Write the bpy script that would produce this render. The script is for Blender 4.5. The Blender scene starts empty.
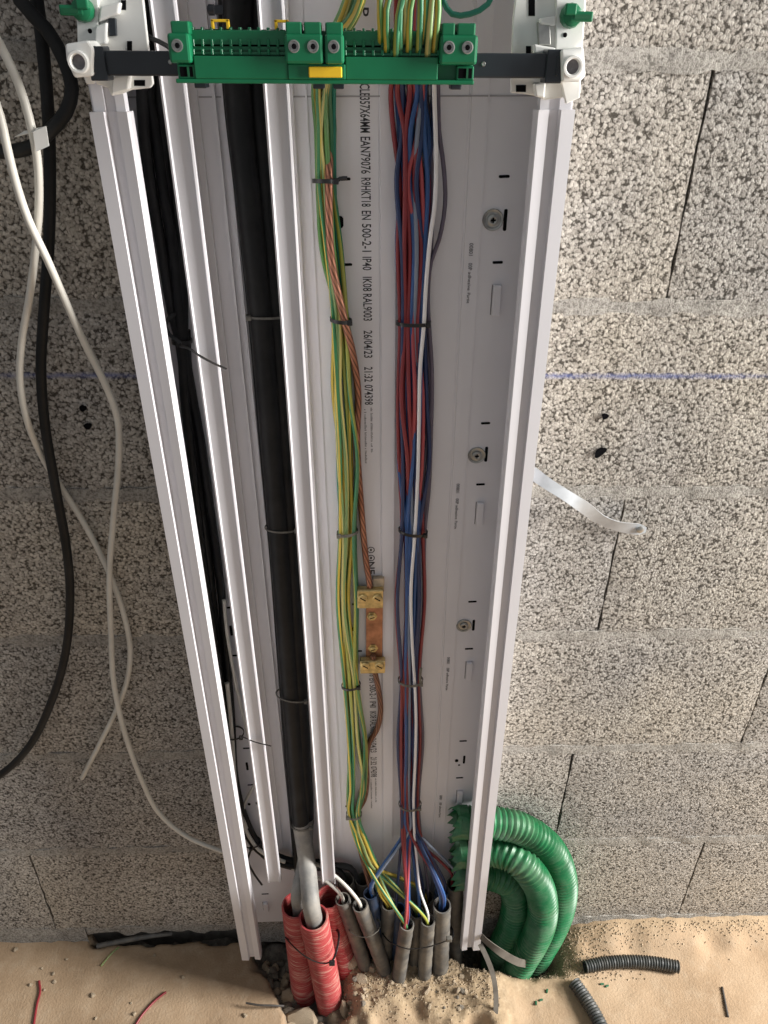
import bpy, math, random
import numpy as np
from mathutils import Vector, Matrix

# ------------------------------------------------------------------ camera
F = 762.61
CAM = Vector((0.0, -0.7036, 1.235))
RIGHT = Vector((0.99944453, -0.0306851, 0.01300185))
UP = Vector((0.00482995, 0.51939314, 0.85452176))
FWD = Vector((0.03297415, 0.8539843, -0.51925284))
scene = bpy.context.scene
COL = scene.collection
cd = bpy.data.cameras.new('camera')
cam = bpy.data.objects.new('camera', cd)
COL.objects.link(cam)
cd.sensor_fit = 'HORIZONTAL'; cd.sensor_width = 36.0; cd.lens = F * 36.0 / 768.0
cd.clip_start = 0.02
cam.matrix_world = Matrix(((RIGHT.x, UP.x, -FWD.x, CAM.x), (RIGHT.y, UP.y, -FWD.y, CAM.y),
                           (RIGHT.z, UP.z, -FWD.z, CAM.z), (0, 0, 0, 1)))
scene.camera = cam

# ------------------------------------------------------------------ light
world = bpy.data.worlds.new('world'); scene.world = world
world.use_nodes = True
bg = world.node_tree.nodes['Background']
bg.inputs['Color'].default_value = (0.93, 0.96, 1.0, 1)
bg.inputs['Strength'].default_value = 0.285


def area_light(name, loc, target, sx, sy, power, col):
    l = bpy.data.lights.new(name, 'AREA'); l.shape = 'RECTANGLE'
    l.size = sx; l.size_y = sy; l.energy = power; l.color = col
    o = bpy.data.objects.new(name, l); COL.objects.link(o)
    d = (Vector(target) - Vector(loc)).normalized()
    o.location = loc
    o.rotation_euler = d.to_track_quat('-Z', 'Y').to_euler()
    return o


area_light('window_daylight', (2.5, -0.52, 1.55), (0.0, -0.05, 0.75), 0.62, 1.5, 205, (1.0, 0.97, 0.925))

vs = scene.view_settings
vs.view_transform = 'Standard'; vs.look = 'None'; vs.exposure = 0.0; vs.gamma = 1.0
vs.use_curve_mapping = False

R = random.Random(7)


def at(px, py, Y):
    """point on the plane y = Y seen at a photo pixel"""
    d = RIGHT * ((px - 384) / F) - UP * ((py - 512) / F) + FWD
    return CAM + d * ((Y - CAM.y) / d.y)


def atz(px, py, z):
    d = RIGHT * ((px - 384) / F) - UP * ((py - 512) / F) + FWD
    return CAM + d * ((z - CAM.z) / d.z)


# trunking frame: leans by under one degree
TX0 = 0.00127; TS = -0.0152


def axis_x(z): return TX0 + TS * z


def loc_u(p): return p.x - axis_x(p.z)


# ------------------------------------------------------------------ helpers
class MB:
    def __init__(s): s.v = []; s.f = []; s.uv = []

    def add(s, verts, faces, uvs=None):
        n = len(s.v); s.v += [tuple(v) for v in verts]
        for i, f in enumerate(faces):
            s.f.append(tuple(n + k for k in f))
            s.uv.append(uvs[i] if uvs else None)
        return s

    def box(s, c, d, rot=None, taper=1.0):
        c = Vector(c); vs_ = []
        for z in (-1, 1):
            k = taper if z > 0 else 1.0
            for x, y in ((-1, -1), (1, -1), (1, 1), (-1, 1)):
                p = Vector((x * d[0] / 2 * k, y * d[1] / 2 * k, z * d[2] / 2))
                if rot: p = rot @ p
                vs_.append(c + p)
        return s.add(vs_, [(3, 2, 1, 0), (4, 5, 6, 7), (0, 1, 5, 4), (1, 2, 6, 5), (2, 3, 7, 6), (3, 0, 4, 7)])

    def b(s, x0, x1, y0, y1, z0, z1):
        return s.box(((x0 + x1) / 2, (y0 + y1) / 2, (z0 + z1) / 2), (abs(x1 - x0), abs(y1 - y0), abs(z1 - z0)))

    def prism(s, poly, axis, a0, a1):
        """closed polygon extruded: axis z: poly (x,y); axis y: poly (x,z); axis x: poly (y,z)"""
        n = len(poly); vs_ = []
        for a in (a0, a1):
            for p, q in poly:
                vs_.append((p, q, a) if axis == 'z' else (p, a, q) if axis == 'y' else (a, p, q))
        fs = [(i, (i + 1) % n, n + (i + 1) % n, n + i) for i in range(n)]
        fs += [tuple(range(n - 1, -1, -1)), tuple(range(n, 2 * n))]
        return s.add(vs_, fs)

    def tube(s, pts, rad, sides=8, caps=True, twist=0.0, flat=1.0):
        pts = [Vector(p) for p in pts]; n = len(pts)
        if not hasattr(rad, '__len__'): rad = [rad] * n
        t = [(pts[min(i + 1, n - 1)] - pts[max(i - 1, 0)]).normalized() for i in range(n)]
        ref = Vector((0, -1, 0)) if abs(t[0].y) < 0.9 else Vector((0, 0, 1))
        nr = (ref - t[0] * ref.dot(t[0])).normalized()
        vs_ = []; L = 0; ls = []
        for i in range(n):
            if i:
                L += (pts[i] - pts[i - 1]).length
                nr = (nr - t[i] * nr.dot(t[i])).normalized()
            ls.append(L)
            bi = t[i].cross(nr)
            for k in range(sides):
                a = 2 * math.pi * k / sides + twist * L
                vs_.append(pts[i] + (nr * math.cos(a) * flat + bi * math.sin(a)) * rad[i])
        fs = []; uv = []
        for i in range(n - 1):
            for k in range(sides):
                k2 = (k + 1) % sides
                fs.append((i * sides + k, i * sides + k2, (i + 1) * sides + k2, (i + 1) * sides + k))
                a, b_ = k / sides, (k + 1) / sides
                uv.append(((a, ls[i]), (b_, ls[i]), (b_, ls[i + 1]), (a, ls[i + 1])))
        if caps:
            fs.append(tuple(range(sides - 1, -1, -1))); uv.append(tuple((k / sides, 0) for k in range(sides)))
            fs.append(tuple((n - 1) * sides + k for k in range(sides))); uv.append(tuple((k / sides, L) for k in range(sides)))
        return s.add(vs_, fs, uv)

    def lathe(s, prof, origin, axis, sides=20):
        """profile [(r, h)...] around axis"""
        ax = Vector(axis).normalized(); o = Vector(origin)
        ref = Vector((0, 0, 1)) if abs(ax.z) < 0.9 else Vector((1, 0, 0))
        e1 = ax.cross(ref).normalized(); e2 = ax.cross(e1)
        vs_ = []; n = len(prof)
        for r, h in prof:
            for k in range(sides):
                a = 2 * math.pi * k / sides
                vs_.append(o + ax * h + (e1 * math.cos(a) + e2 * math.sin(a)) * r)
        fs = []
        for i in range(n - 1):
            for k in range(sides):
                k2 = (k + 1) % sides
                fs.append((i * sides + k, i * sides + k2, (i + 1) * sides + k2, (i + 1) * sides + k))
        if prof[0][0] > 1e-6: fs.append(tuple(range(sides - 1, -1, -1)))
        if prof[-1][0] > 1e-6: fs.append(tuple((n - 1) * sides + k for k in range(sides)))
        return s.add(vs_, fs)

    def mesh(s, name, smooth=False, angle=None):
        me = bpy.data.meshes.new(name)
        me.from_pydata(s.v, [], s.f)
        if any(u is not None for u in s.uv):
            l = me.uv_layers.new(name='UVMap')
            i = 0
            for f, u in zip(s.f, s.uv):
                for k in range(len(f)):
                    l.data[i].uv = u[k] if u else (0, 0); i += 1
        me.validate(); me.update()
        if smooth:
            me.shade_smooth()
            if angle: me.set_sharp_from_angle(angle=math.radians(angle))
        return me

    def build(s, name, mat, parent=None, smooth=False, angle=None, bevel=0.0, seg=2):
        o = bpy.data.objects.new(name, s.mesh(name, smooth, angle)); COL.objects.link(o)
        o.data.materials.append(MAT[mat])
        if parent: o.parent = parent
        if bevel:
            m = o.modifiers.new('bevel', 'BEVEL'); m.width = bevel; m.segments = seg; m.limit_method = 'ANGLE'
            m.angle_limit = math.radians(35)
        return o


def tag(o, label, cat, group=None):
    o['label'] = label; o['category'] = cat
    if group: o['group'] = group
    return o


def empty(name, loc=(0, 0, 0)):
    o = bpy.data.objects.new(name, None); o.empty_display_size = 0.02
    COL.objects.link(o); o.location = loc
    return o


def spline(pts, step=0.008):
    """Catmull-Rom (centripetal-ish) resampling"""
    pts = [Vector(p) for p in pts]
    if len(pts) == 2:
        n = max(2, int((pts[1] - pts[0]).length / step))
        return [pts[0].lerp(pts[1], i / n) for i in range(n + 1)]
    P = [pts[0] * 2 - pts[1]] + pts + [pts[-1] * 2 - pts[-2]]
    out = []
    for i in range(1, len(P) - 2):
        p0, p1, p2, p3 = P[i - 1:i + 3]
        d1 = max((p2 - p1).length, 1e-6)
        d0 = max((p1 - p0).length, 1e-6); d2 = max((p3 - p2).length, 1e-6)
        m1 = ((p1 - p0) / d0 * d1 + (p2 - p1)) * 0.5
        m2 = ((p2 - p1) + (p3 - p2) / d2 * d1) * 0.5
        n = max(2, int(d1 / step))
        for k in range(n):
            t = k / n; t2 = t * t; t3 = t2 * t
            out.append(p1 * (2 * t3 - 3 * t2 + 1) + m1 * (t3 - 2 * t2 + t) + p2 * (-2 * t3 + 3 * t2) + m2 * (t3 - t2))
    out.append(pts[-1])
    return out


def smoothstep(a, b, x):
    t = np.clip((x - a) / (b - a), 0, 1)
    return t * t * (3 - 2 * t)


# ------------------------------------------------------------------ materials
MAT = {}


class NT:
    def __init__(s, name):
        s.m = bpy.data.materials.new(name); s.m.use_nodes = True
        s.t = s.m.node_tree; s.n = s.t.nodes
        s.bsdf = s.n['Principled BSDF']; MAT[name] = s.m

    def node(s, kind, **kw):
        nd = s.n.new(kind)
        for k, v in kw.items():
            if k in nd.inputs: nd.inputs[k].default_value = v
            else: setattr(nd, k, v)
        return nd

    def link(s, a, b): s.t.links.new(a, b)

    def ramp(s, src, stops, interp='LINEAR'):
        r = s.n.new('ShaderNodeValToRGB'); r.color_ramp.interpolation = interp
        e = r.color_ramp.elements
        while len(e) < len(stops): e.new(0.5)
        for x, (p, c) in zip(e, stops):
            x.position = p; x.color = (*c, 1) if len(c) == 3 else c
        s.link(src, r.inputs['Fac']); return r.outputs['Color']

    def mix(s, fac, a, b, mode='MIX'):
        m = s.n.new('ShaderNodeMix'); m.data_type = 'RGBA'; m.blend_type = mode
        for i, v in ((0, fac), (6, a), (7, b)):
            if hasattr(v, 'is_output'): s.link(v, m.inputs[i])
            elif isinstance(v, tuple): m.inputs[i].default_value = (*v, 1) if len(v) == 3 else v
            else: m.inputs[i].default_value = v
        return m.outputs[2]

    def math(s, op, a, b=0.0):
        m = s.n.new('ShaderNodeMath'); m.operation = op
        for i, v in ((0, a), (1, b)):
            if hasattr(v, 'is_output'): s.link(v, m.inputs[i])
            else: m.inputs[i].default_value = v
        return m.outputs[0]

    def coord(s, which='Object'):
        return s.n.new('ShaderNodeTexCoord').outputs[which]

    def pos(s): return s.n.new('ShaderNodeNewGeometry').outputs['Position']

    def noise(s, vec, scale, detail=4, rough=0.55):
        n = s.node('ShaderNodeTexNoise', Scale=scale, Detail=detail, Roughness=rough)
        s.link(vec, n.inputs['Vector']); return n.outputs['Fac']

    def voro(s, vec, scale, feature='F1', rnd=1.0):
        n = s.n.new('ShaderNodeTexVoronoi'); n.feature = feature
        n.inputs['Scale'].default_value = scale; n.inputs['Randomness'].default_value = rnd
        s.link(vec, n.inputs['Vector']); return n

    def set(s, **kw):
        names = dict(color='Base Color', rough='Roughness', metal='Metallic', spec='Specular IOR Level')
        for k, v in kw.items():
            i = s.bsdf.inputs[names[k]]
            if hasattr(v, 'is_output'): s.link(v, i)
            elif k == 'color': i.default_value = (*v, 1)
            else: i.default_value = v
        return s

    def bump(s, h, strength=0.3, dist=0.002):
        b = s.node('ShaderNodeBump', Strength=strength, Distance=dist)
        s.link(h, b.inputs['Height']); s.link(b.outputs['Normal'], s.bsdf.inputs['Normal']); return s


def plain(name, col, rough=0.45, var=0.12, scale=60, metal=0.0, bump=0.0, spec=0.5, dust=None, dfac=0.4):
    t = NT(name); c = t.coord()
    n = t.noise(c, scale, 4)
    lo = tuple(x * (1 - var) for x in col); hi = tuple(min(1, x * (1 + var)) for x in col)
    colr = t.ramp(n, [(0.3, lo), (0.7, hi)])
    if dust:
        d = t.noise(c, scale * 0.6, 6, 0.7)
        f = t.ramp(d, [(0.42, (0, 0, 0)), (0.68, (dfac,) * 3)])
        colr = t.mix(f, colr, dust)
    t.set(color=colr, rough=rough, metal=metal, spec=spec)
    if bump: t.bump(t.noise(c, scale * 4, 3), bump, 0.001)
    return t


plain('pvc_white', (0.67, 0.66, 0.69), 0.34, 0.03, 9)
plain('pvc_plate', (0.78, 0.77, 0.80), 0.42, 0.04, 7)
plain('nylon_white', (0.86, 0.86, 0.83), 0.4, 0.05, 30)
plain('ink', (0.035, 0.034, 0.04), 0.6, 0.3, 300)
plain('ink_grey', (0.16, 0.15, 0.16), 0.6, 0.3, 300)
plain('void', (0.008, 0.008, 0.009), 0.9, 0.1, spec=0.0)
plain('joint_grey', (0.40, 0.385, 0.40), 0.6, 0.1)
plain('green_plastic', (0.004, 0.148, 0.060), 0.36, 0.12, 40)
plain('green_plastic_dark', (0.006, 0.10, 0.04), 0.5, 0.12, 40)
plain('yellow_tag', (0.82, 0.52, 0.02), 0.45, 0.08)
plain('bar_dark', (0.022, 0.027, 0.034), 0.34, 0.1)
plain('black_pvc', (0.008, 0.009, 0.010), 0.5, 0.3, 40, spec=0.25, dust=(0.09, 0.085, 0.08), dfac=0.12)
plain('dark_sheath', (0.026, 0.027, 0.029), 0.5, 0.25, 40, spec=0.3)
plain('grey_cable', (0.22, 0.215, 0.205), 0.6, 0.25, 45, dust=(0.45, 0.41, 0.35), dfac=0.55)
plain('white_cable', (0.66, 0.64, 0.58), 0.42, 0.08, 30, dust=(0.40, 0.36, 0.30), dfac=0.3)
plain('white_wire', (0.88, 0.87, 0.88), 0.4, 0.04, 30)
plain('red_wire', (0.24, 0.028, 0.035), 0.4, 0.15, 20)
plain('pink_wire', (0.43, 0.075, 0.085), 0.4, 0.12, 20)
plain('blue_wire', (0.032, 0.095, 0.27), 0.4, 0.15, 20)
plain('navy_wire', (0.018, 0.035, 0.11), 0.4, 0.15, 20)
plain('violet_wire', (0.12, 0.10, 0.14), 0.42, 0.15, 20)
plain('greyblue_wire', (0.22, 0.26, 0.34), 0.42, 0.12, 20)
plain('teal_wire', (0.02, 0.22, 0.15), 0.4, 0.12, 20)
plain('tie_black', (0.012, 0.012, 0.013), 0.35, 0.2)
plain('tie_dusty', (0.13, 0.125, 0.11), 0.5, 0.4, 200)
plain('brass', (0.60, 0.47, 0.22), 0.36, 0.3, 160, metal=0.75, bump=0.3)
plain('copper_bar', (0.40, 0.20, 0.12), 0.42, 0.35, 90, metal=0.75)
plain('steel', (0.42, 0.42, 0.40), 0.36, 0.2, 120, metal=0.85)
plain('zinc_strap', (0.46, 0.48, 0.50), 0.4, 0.12, 60, metal=0.3)
plain('dull_strap', (0.15, 0.135, 0.115), 0.7, 0.25, 60, spec=0.25)
plain('conduit_grey', (0.112, 0.109, 0.104), 0.55, 0.22, 60, dust=(0.42, 0.36, 0.27), dfac=0.35)
plain('conduit_dark', (0.060, 0.058, 0.054), 0.6, 0.25, 60, dust=(0.3, 0.26, 0.2), dfac=0.3)
plain('conduit_blue', (0.022, 0.055, 0.13), 0.5, 0.2, 60, dust=(0.25, 0.24, 0.22), dfac=0.25)
plain('conduit_offcut', (0.045, 0.050, 0.050), 0.5, 0.15, 60, dust=(0.3, 0.26, 0.2), dfac=0.15)
plain('green_conduit', (0.008, 0.135, 0.045), 0.42, 0.2, 40, dust=(0.36, 0.40, 0.31), dfac=0.24)
plain('stone', (0.42, 0.335, 0.235), 0.9, 0.4, 70, bump=0.8)
plain('stone_grey', (0.21, 0.182, 0.145), 0.9, 0.4, 70, bump=0.8)
plain('twig', (0.05, 0.042, 0.036), 0.6, 0.3)


def striped(name, a, b, n=1.0, pitch=0.0):
    t = NT(name); uv = t.n.new('ShaderNodeUVMap').outputs[0]
    sp = t.n.new('ShaderNodeSeparateXYZ'); t.link(uv, sp.inputs[0])
    v = t.math('ADD', sp.outputs[0], t.math('MULTIPLY', sp.outputs[1], pitch))
    fr = t.math('FRACT', t.math('MULTIPLY', v, n))
    col = t.ramp(fr, [(0.0, a), (0.52, b)], 'CONSTANT')
    nz = t.noise(t.coord(), 30, 3)
    col = t.mix(t.ramp(nz, [(0.35, (0, 0, 0)), (0.75, (0.25,) * 3)]), col, (0.35, 0.36, 0.22))
    t.set(color=col, rough=0.4)
    return t


GY = ((0.022, 0.19, 0.07), (0.58, 0.43, 0.05))
striped('earth_wire', *GY, n=2.0, pitch=1.1)
striped('earth_wire_yellow', (0.09, 0.25, 0.06), (0.62, 0.45, 0.05), n=1.0, pitch=1.6)
striped('earth_wire_green', (0.024, 0.20, 0.09), (0.36, 0.38, 0.06), n=1.0, pitch=2.3)
striped('earth_wire_pale', (0.18, 0.29, 0.10), (0.58, 0.50, 0.16), n=2.0, pitch=0.7)


def strand(name, a, b, n, pitch, metal, rough):
    t = NT(name); uv = t.n.new('ShaderNodeUVMap').outputs[0]
    sp = t.n.new('ShaderNodeSeparateXYZ'); t.link(uv, sp.inputs[0])
    v = t.math('ADD', sp.outputs[0], t.math('MULTIPLY', sp.outputs[1], pitch))
    fr = t.math('FRACT', t.math('MULTIPLY', v, n))
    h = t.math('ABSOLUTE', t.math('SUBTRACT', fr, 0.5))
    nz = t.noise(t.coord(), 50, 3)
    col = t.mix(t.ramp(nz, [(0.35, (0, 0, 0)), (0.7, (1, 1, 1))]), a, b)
    col = t.mix(1.0, col, t.ramp(h, [(0.20, (1.15, 1.15, 1.15)), (0.46, (0.25, 0.22, 0.21))]), 'MULTIPLY')  # shade in the grooves between strands, lighter crowns, put into the colour
    t.set(color=col, rough=rough, metal=metal)


strand('bare_copper', (0.30, 0.125, 0.075), (0.43, 0.20, 0.125), 6, 14.0, 0.5, 0.45)
strand('brown_copper', (0.20, 0.095, 0.06), (0.28, 0.14, 0.085), 7, 9.0, 0.35, 0.5)

# red ribbed conduit with pale scuffs across the ribs
t = NT('red_conduit'); c = t.coord()
mp = t.node('ShaderNodeMapping'); mp.inputs['Scale'].default_value = (0.22, 0.22, 3.2); t.link(c, mp.inputs['Vector'])
n1 = t.noise(mp.outputs[0], 130, 5, 0.65)
n2 = t.noise(c, 28, 4)
cc = t.ramp(n2, [(0.3, (0.32, 0.036, 0.038)), (0.7, (0.43, 0.062, 0.064))])
cc = t.mix(t.ramp(n1, [(0.50, (0, 0, 0)), (0.66, (0.72,) * 3)]), cc, (0.60, 0.40, 0.32))
t.set(color=cc, rough=0.6)

# hollow concrete block: open aggregate texture
t = NT('concrete_block')
pos = t.pos()
info = t.n.new('ShaderNodeObjectInfo')
wn = t.node('ShaderNodeTexNoise', Scale=260.0, Detail=2.0); t.link(pos, wn.inputs['Vector'])
vm = t.n.new('ShaderNodeVectorMath'); vm.operation = 'MULTIPLY_ADD'
t.link(wn.outputs['Color'], vm.inputs[0]); vm.inputs[1].default_value = (.0045, .0045, .0045); t.link(pos, vm.inputs[2])
vo = t.voro(vm.outputs[0], 330, 'F1')
vn = t.noise(pos, 300, 5, 0.7)
grain = t.ramp(vo.outputs['Distance'], [(0.0, (1, 1, 1)), (0.4, (0.8, 0.8, 0.8)), (0.9, (0, 0, 0))])
h = t.math('ADD', t.math('MULTIPLY', grain, 0.42), t.math('MULTIPLY', vn, 0.95))
sc = t.n.new('ShaderNodeSeparateColor'); t.link(vo.outputs['Color'], sc.inputs[0])
tone = t.ramp(sc.outputs[0], [(0.0, (0.34, 0.318, 0.287)), (0.5, (0.46, 0.434, 0.397)), (1.0, (0.60, 0.572, 0.53))])
pit = t.ramp(h, [(0.54, (0.18, 0.172, 0.163)), (0.72, (0.84, 0.84, 0.84)), (0.95, (1.1, 1.1, 1.1))])
col = t.mix(1.0, tone, pit, 'MULTIPLY')
big = t.noise(pos, 5.5, 3)
col = t.mix(1.0, col, t.ramp(big, [(0.3, (0.86, 0.87, 0.90)), (0.7, (1.08, 1.05, 1.0))]), 'MULTIPLY')
ob = t.ramp(info.outputs['Random'], [(0, (0.90, 0.91, 0.93)), (1, (1.06, 1.04, 1.0))])
col = t.mix(1.0, col, ob, 'MULTIPLY')
# snapped blue chalk line across the wall
sp = t.n.new('ShaderNodeSeparateXYZ'); t.link(pos, sp.inputs[0])
ZL = at(680, 376.5, 0).z
wob = t.math('MULTIPLY', t.math('SUBTRACT', t.noise(pos, 120, 2), 0.5), 0.004)
dz = t.math('ABSOLUTE', t.math('SUBTRACT', t.math('ADD', sp.outputs[2], wob), ZL))
ch = t.ramp(dz, [(0.0, (1, 1, 1)), (0.0022, (0, 0, 0))])
cm = t.math('MULTIPLY', ch, t.ramp(t.noise(pos, 9, 4, 0.7), [(0.38, (0.10,) * 3), (0.62, (0.75,) * 3)]))
col = t.mix(cm, col, (0.12, 0.15, 0.34))
t.set(color=col, rough=0.95, spec=0.15)
t.bump(h, 0.6, 0.0024)

t = NT('mortar'); pos = t.pos()
n = t.noise(pos, 60, 6, 0.7); n2 = t.noise(pos, 330, 5, 0.75)
colm = t.ramp(n, [(0.3, (0.34, 0.32, 0.288)), (0.7, (0.52, 0.493, 0.45))])
colm = t.mix(1.0, colm, t.ramp(n2, [(0.36, (0.35, 0.34, 0.33)), (0.55, (1, 1, 1))]), 'MULTIPLY')
t.set(color=colm, rough=0.95, spec=0.15)
t.bump(t.math('ADD', t.math('MULTIPLY', n, 0.6), n2), 0.8, 0.003)

plain('mortar_dark', (0.10, 0.092, 0.08), 0.95, 0.4, 60, bump=0.8)

t = NT('screed'); pos = t.pos()
n = t.noise(pos, 7, 6, 0.62); n2 = t.noise(pos, 42, 6, 0.7); n3 = t.noise(pos, 330, 3)
col = t.ramp(n, [(0.3, (0.31, 0.213, 0.132)), (0.5, (0.40, 0.285, 0.183)), (0.72, (0.475, 0.352, 0.236))])
col = t.mix(t.ramp(n2, [(0.5, (0, 0, 0)), (0.72, (0.5,) * 3)]), col, (0.51, 0.40, 0.285))
col = t.mix(t.ramp(n2, [(0.26, (0.45,) * 3), (0.42, (0, 0, 0))]), col, (0.30, 0.20, 0.115))
ac = t.n.new('ShaderNodeAttribute'); ac.attribute_name = 'soil'
scs = t.n.new('ShaderNodeSeparateColor'); t.link(ac.outputs['Color'], scs.inputs[0])
rub = t.ramp(t.noise(pos, 85, 5, 0.7), [(0.3, (0.075, 0.068, 0.06)), (0.7, (0.24, 0.215, 0.18))])
sand = t.ramp(t.noise(pos, 120, 6, 0.75), [(0.3, (0.27, 0.195, 0.12)), (0.55, (0.40, 0.30, 0.19)), (0.75, (0.54, 0.43, 0.30))])
col = t.mix(scs.outputs[1], col, sand)
col = t.mix(scs.outputs[0], col, rub)
t.set(color=col, rough=0.9, spec=0.2)
t.bump(t.math('ADD', n3, t.math('MULTIPLY', n2, 0.5)), 0.45, 0.0022)

# ------------------------------------------------------------------ wall of concrete blocks
ZB = 1.2296 - 6 * 0.2                      # lowest bed joint
BH, BJ, VJ, BL = 0.2, 0.011, 0.0024, 0.5
wall = MB().b(-1.75, 1.75, 0.016, 0.09, -0.08, 1.87).build('wall_back', 'mortar_dark')
wall['kind'] = 'structure'


def block_mesh(w, hgt, seed):
    r = random.Random(seed); nx, nz = max(4, int(w / 0.02)), 10
    mb = MB(); vs_ = []
    for j in range(nz + 1):
        for i in range(nx + 1):
            ex = i in (0, nx); ez = j in (0, nz)
            x = w * i / nx - w / 2 + (r.uniform(-0.0012, 0.0012) if ex else 0)
            z = hgt * j / nz - hgt / 2 + (r.uniform(-0.0012, 0.0012) if ez else 0)
            y = r.uniform(-0.0006, 0.0006) + (0.0012 if (ex or ez) else 0)
            vs_.append((x, y, z))
    fs = [(j * (nx + 1) + i, j * (nx + 1) + i + 1, (j + 1) * (nx + 1) + i + 1, (j + 1) * (nx + 1) + i)
          for j in range(nz) for i in range(nx)]
    ring = [i for i in range(nx + 1)] + [j * (nx + 1) + nx for j in range(1, nz + 1)] + \
           [nz * (nx + 1) + i for i in range(nx - 1, -1, -1)] + [j * (nx + 1) for j in range(nz - 1, 0, -1)]
    n0 = len(vs_)
    for k in ring:
        x, y, z = vs_[k]; vs_.append((x, 0.03, z))
    m = len(ring)
    for k in range(m):
        fs.append((ring[k], n0 + k, n0 + (k + 1) % m, ring[(k + 1) % m]))
    fs.append(tuple(n0 + k for k in range(m - 1, -1, -1)))
    mb.add(vs_, fs)
    return mb.mesh('block', True, 40)


bms = [block_mesh(BL - VJ, BH - BJ, 40 + k) for k in range(5)]
for me in bms: me.materials.append(MAT['concrete_block'])
jx = [0.289, 0.517]
for row in range(9):
    z = ZB + row * BH + BH / 2
    off = jx[1] if row in (0, 2, 4, 6, 8) else jx[0]
    # rows from the floor: 0 -> .517, 1 -> .290, 2 -> .514, 3 -> .288, 5 -> .289
    for k in range(-4, 3):
        xc = off + (k + 0.5) * BL
        if xc - BL / 2 < -1.75 or xc + BL / 2 > 1.76: continue
        o = bpy.data.objects.new('block', bms[(row * 3 + k) % 5]); COL.objects.link(o)
        o.location = (xc, 0.0012, z); o.parent = wall
        if off == jx[0] and k == -1:            # a slightly short block behind the trunking
            o.location.x = off - 0.2375; o.scale.x = 0.475 / BL
        elif off == jx[0] and k < -1: o.location.x += 0.025
for row in range(9):                       # flush bed joints
    z = ZB + row * BH
    segs = [(-1.74, 1.74)]
    if row == 0: segs = [(-1.74, -0.438), (-0.438, -0.19), (-0.195, 1.74)]
    for x0, x1 in segs:
        r = random.Random(90 + row + int(x0 * 10)); mb = MB(); n = int((x1 - x0) / 0.012); vs_ = []; fs = []
        for i in range(n + 1):
            x = x0 + (x1 - x0) * i / n
            lo = (-0.004 - 0.013 * abs(math.sin(x * 31) * math.sin(x * 83 + 1)) - r.uniform(0, .004)) if (row == 0 and x0 == -0.438) else -0.046 if row == 0 else -BJ / 2 - r.uniform(0.0, 0.005)
            hi = BJ / 2 + r.uniform(0.0, 0.004)
            y = 0.0022 + r.uniform(-0.0020, 0.0012)
            vs_ += [(x, 0.03, z + lo), (x, y, z + lo), (x, y - 0.0004, z), (x, y, z + hi), (x, 0.03, z + hi)]
        for i in range(n):
            for k in range(4):
                a = i * 5 + k; fs.append((a, a + 5, a + 6, a + 1))
        mb.add(vs_, fs); mb.build('mortar_joint', 'mortar', wall, True, 50)
# two drilled holes either side (dark plugs set just proud of the pores)
for px, py, rx, rz, tilt in ((600, 452, 0.0075, 0.004, 0.8), (605, 416, 0.0035, 0.003, 0.3), (88, 426, 0.004, 0.003, 0), (83, 408, 0.0035, 0.003, 0)):
    p = at(px, py, 0); mb = MB(); n = 12; vs_ = []
    for k in range(n):
        a = 2 * math.pi * k / n; q = 1 + 0.12 * math.sin(3 * a + px)
        ux, uz = rx * q * math.cos(a), rz * q * math.sin(a)
        vs_.append((p.x + ux * math.cos(tilt) - uz * math.sin(tilt), -0.0016, p.z + ux * math.sin(tilt) + uz * math.cos(tilt)))
    vs_ += [(p.x + (v[0] - p.x) * 0.7, 0.004, p.z + (v[2] - p.z) * 0.7) for v in vs_]
    mb.add(vs_, [tuple(range(n))] + [(k, (k + 1) % n, n + (k + 1) % n, n + k) for k in range(n)] + [tuple(range(2 * n - 1, n - 1, -1))])
    mb.build('drill_hole', 'void', wall)

# ------------------------------------------------------------------ floor
rng = np.random.default_rng(5)


def vnoise(x, y, s, seed):
    g = np.random.default_rng(seed).random((64, 64))
    X = x * s; Y = y * s; xi = np.floor(X).astype(int); yi = np.floor(Y).astype(int)
    fx = X - xi; fy = Y - yi; fx = fx * fx * (3 - 2 * fx); fy = fy * fy * (3 - 2 * fy)
    a = g[xi % 64, yi % 64]; b_ = g[(xi + 1) % 64, yi % 64]; c_ = g[xi % 64, (yi + 1) % 64]; d_ = g[(xi + 1) % 64, (yi + 1) % 64]
    return (a * (1 - fx) + b_ * fx) * (1 - fy) + (c_ * (1 - fx) + d_ * fx) * fy


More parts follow.
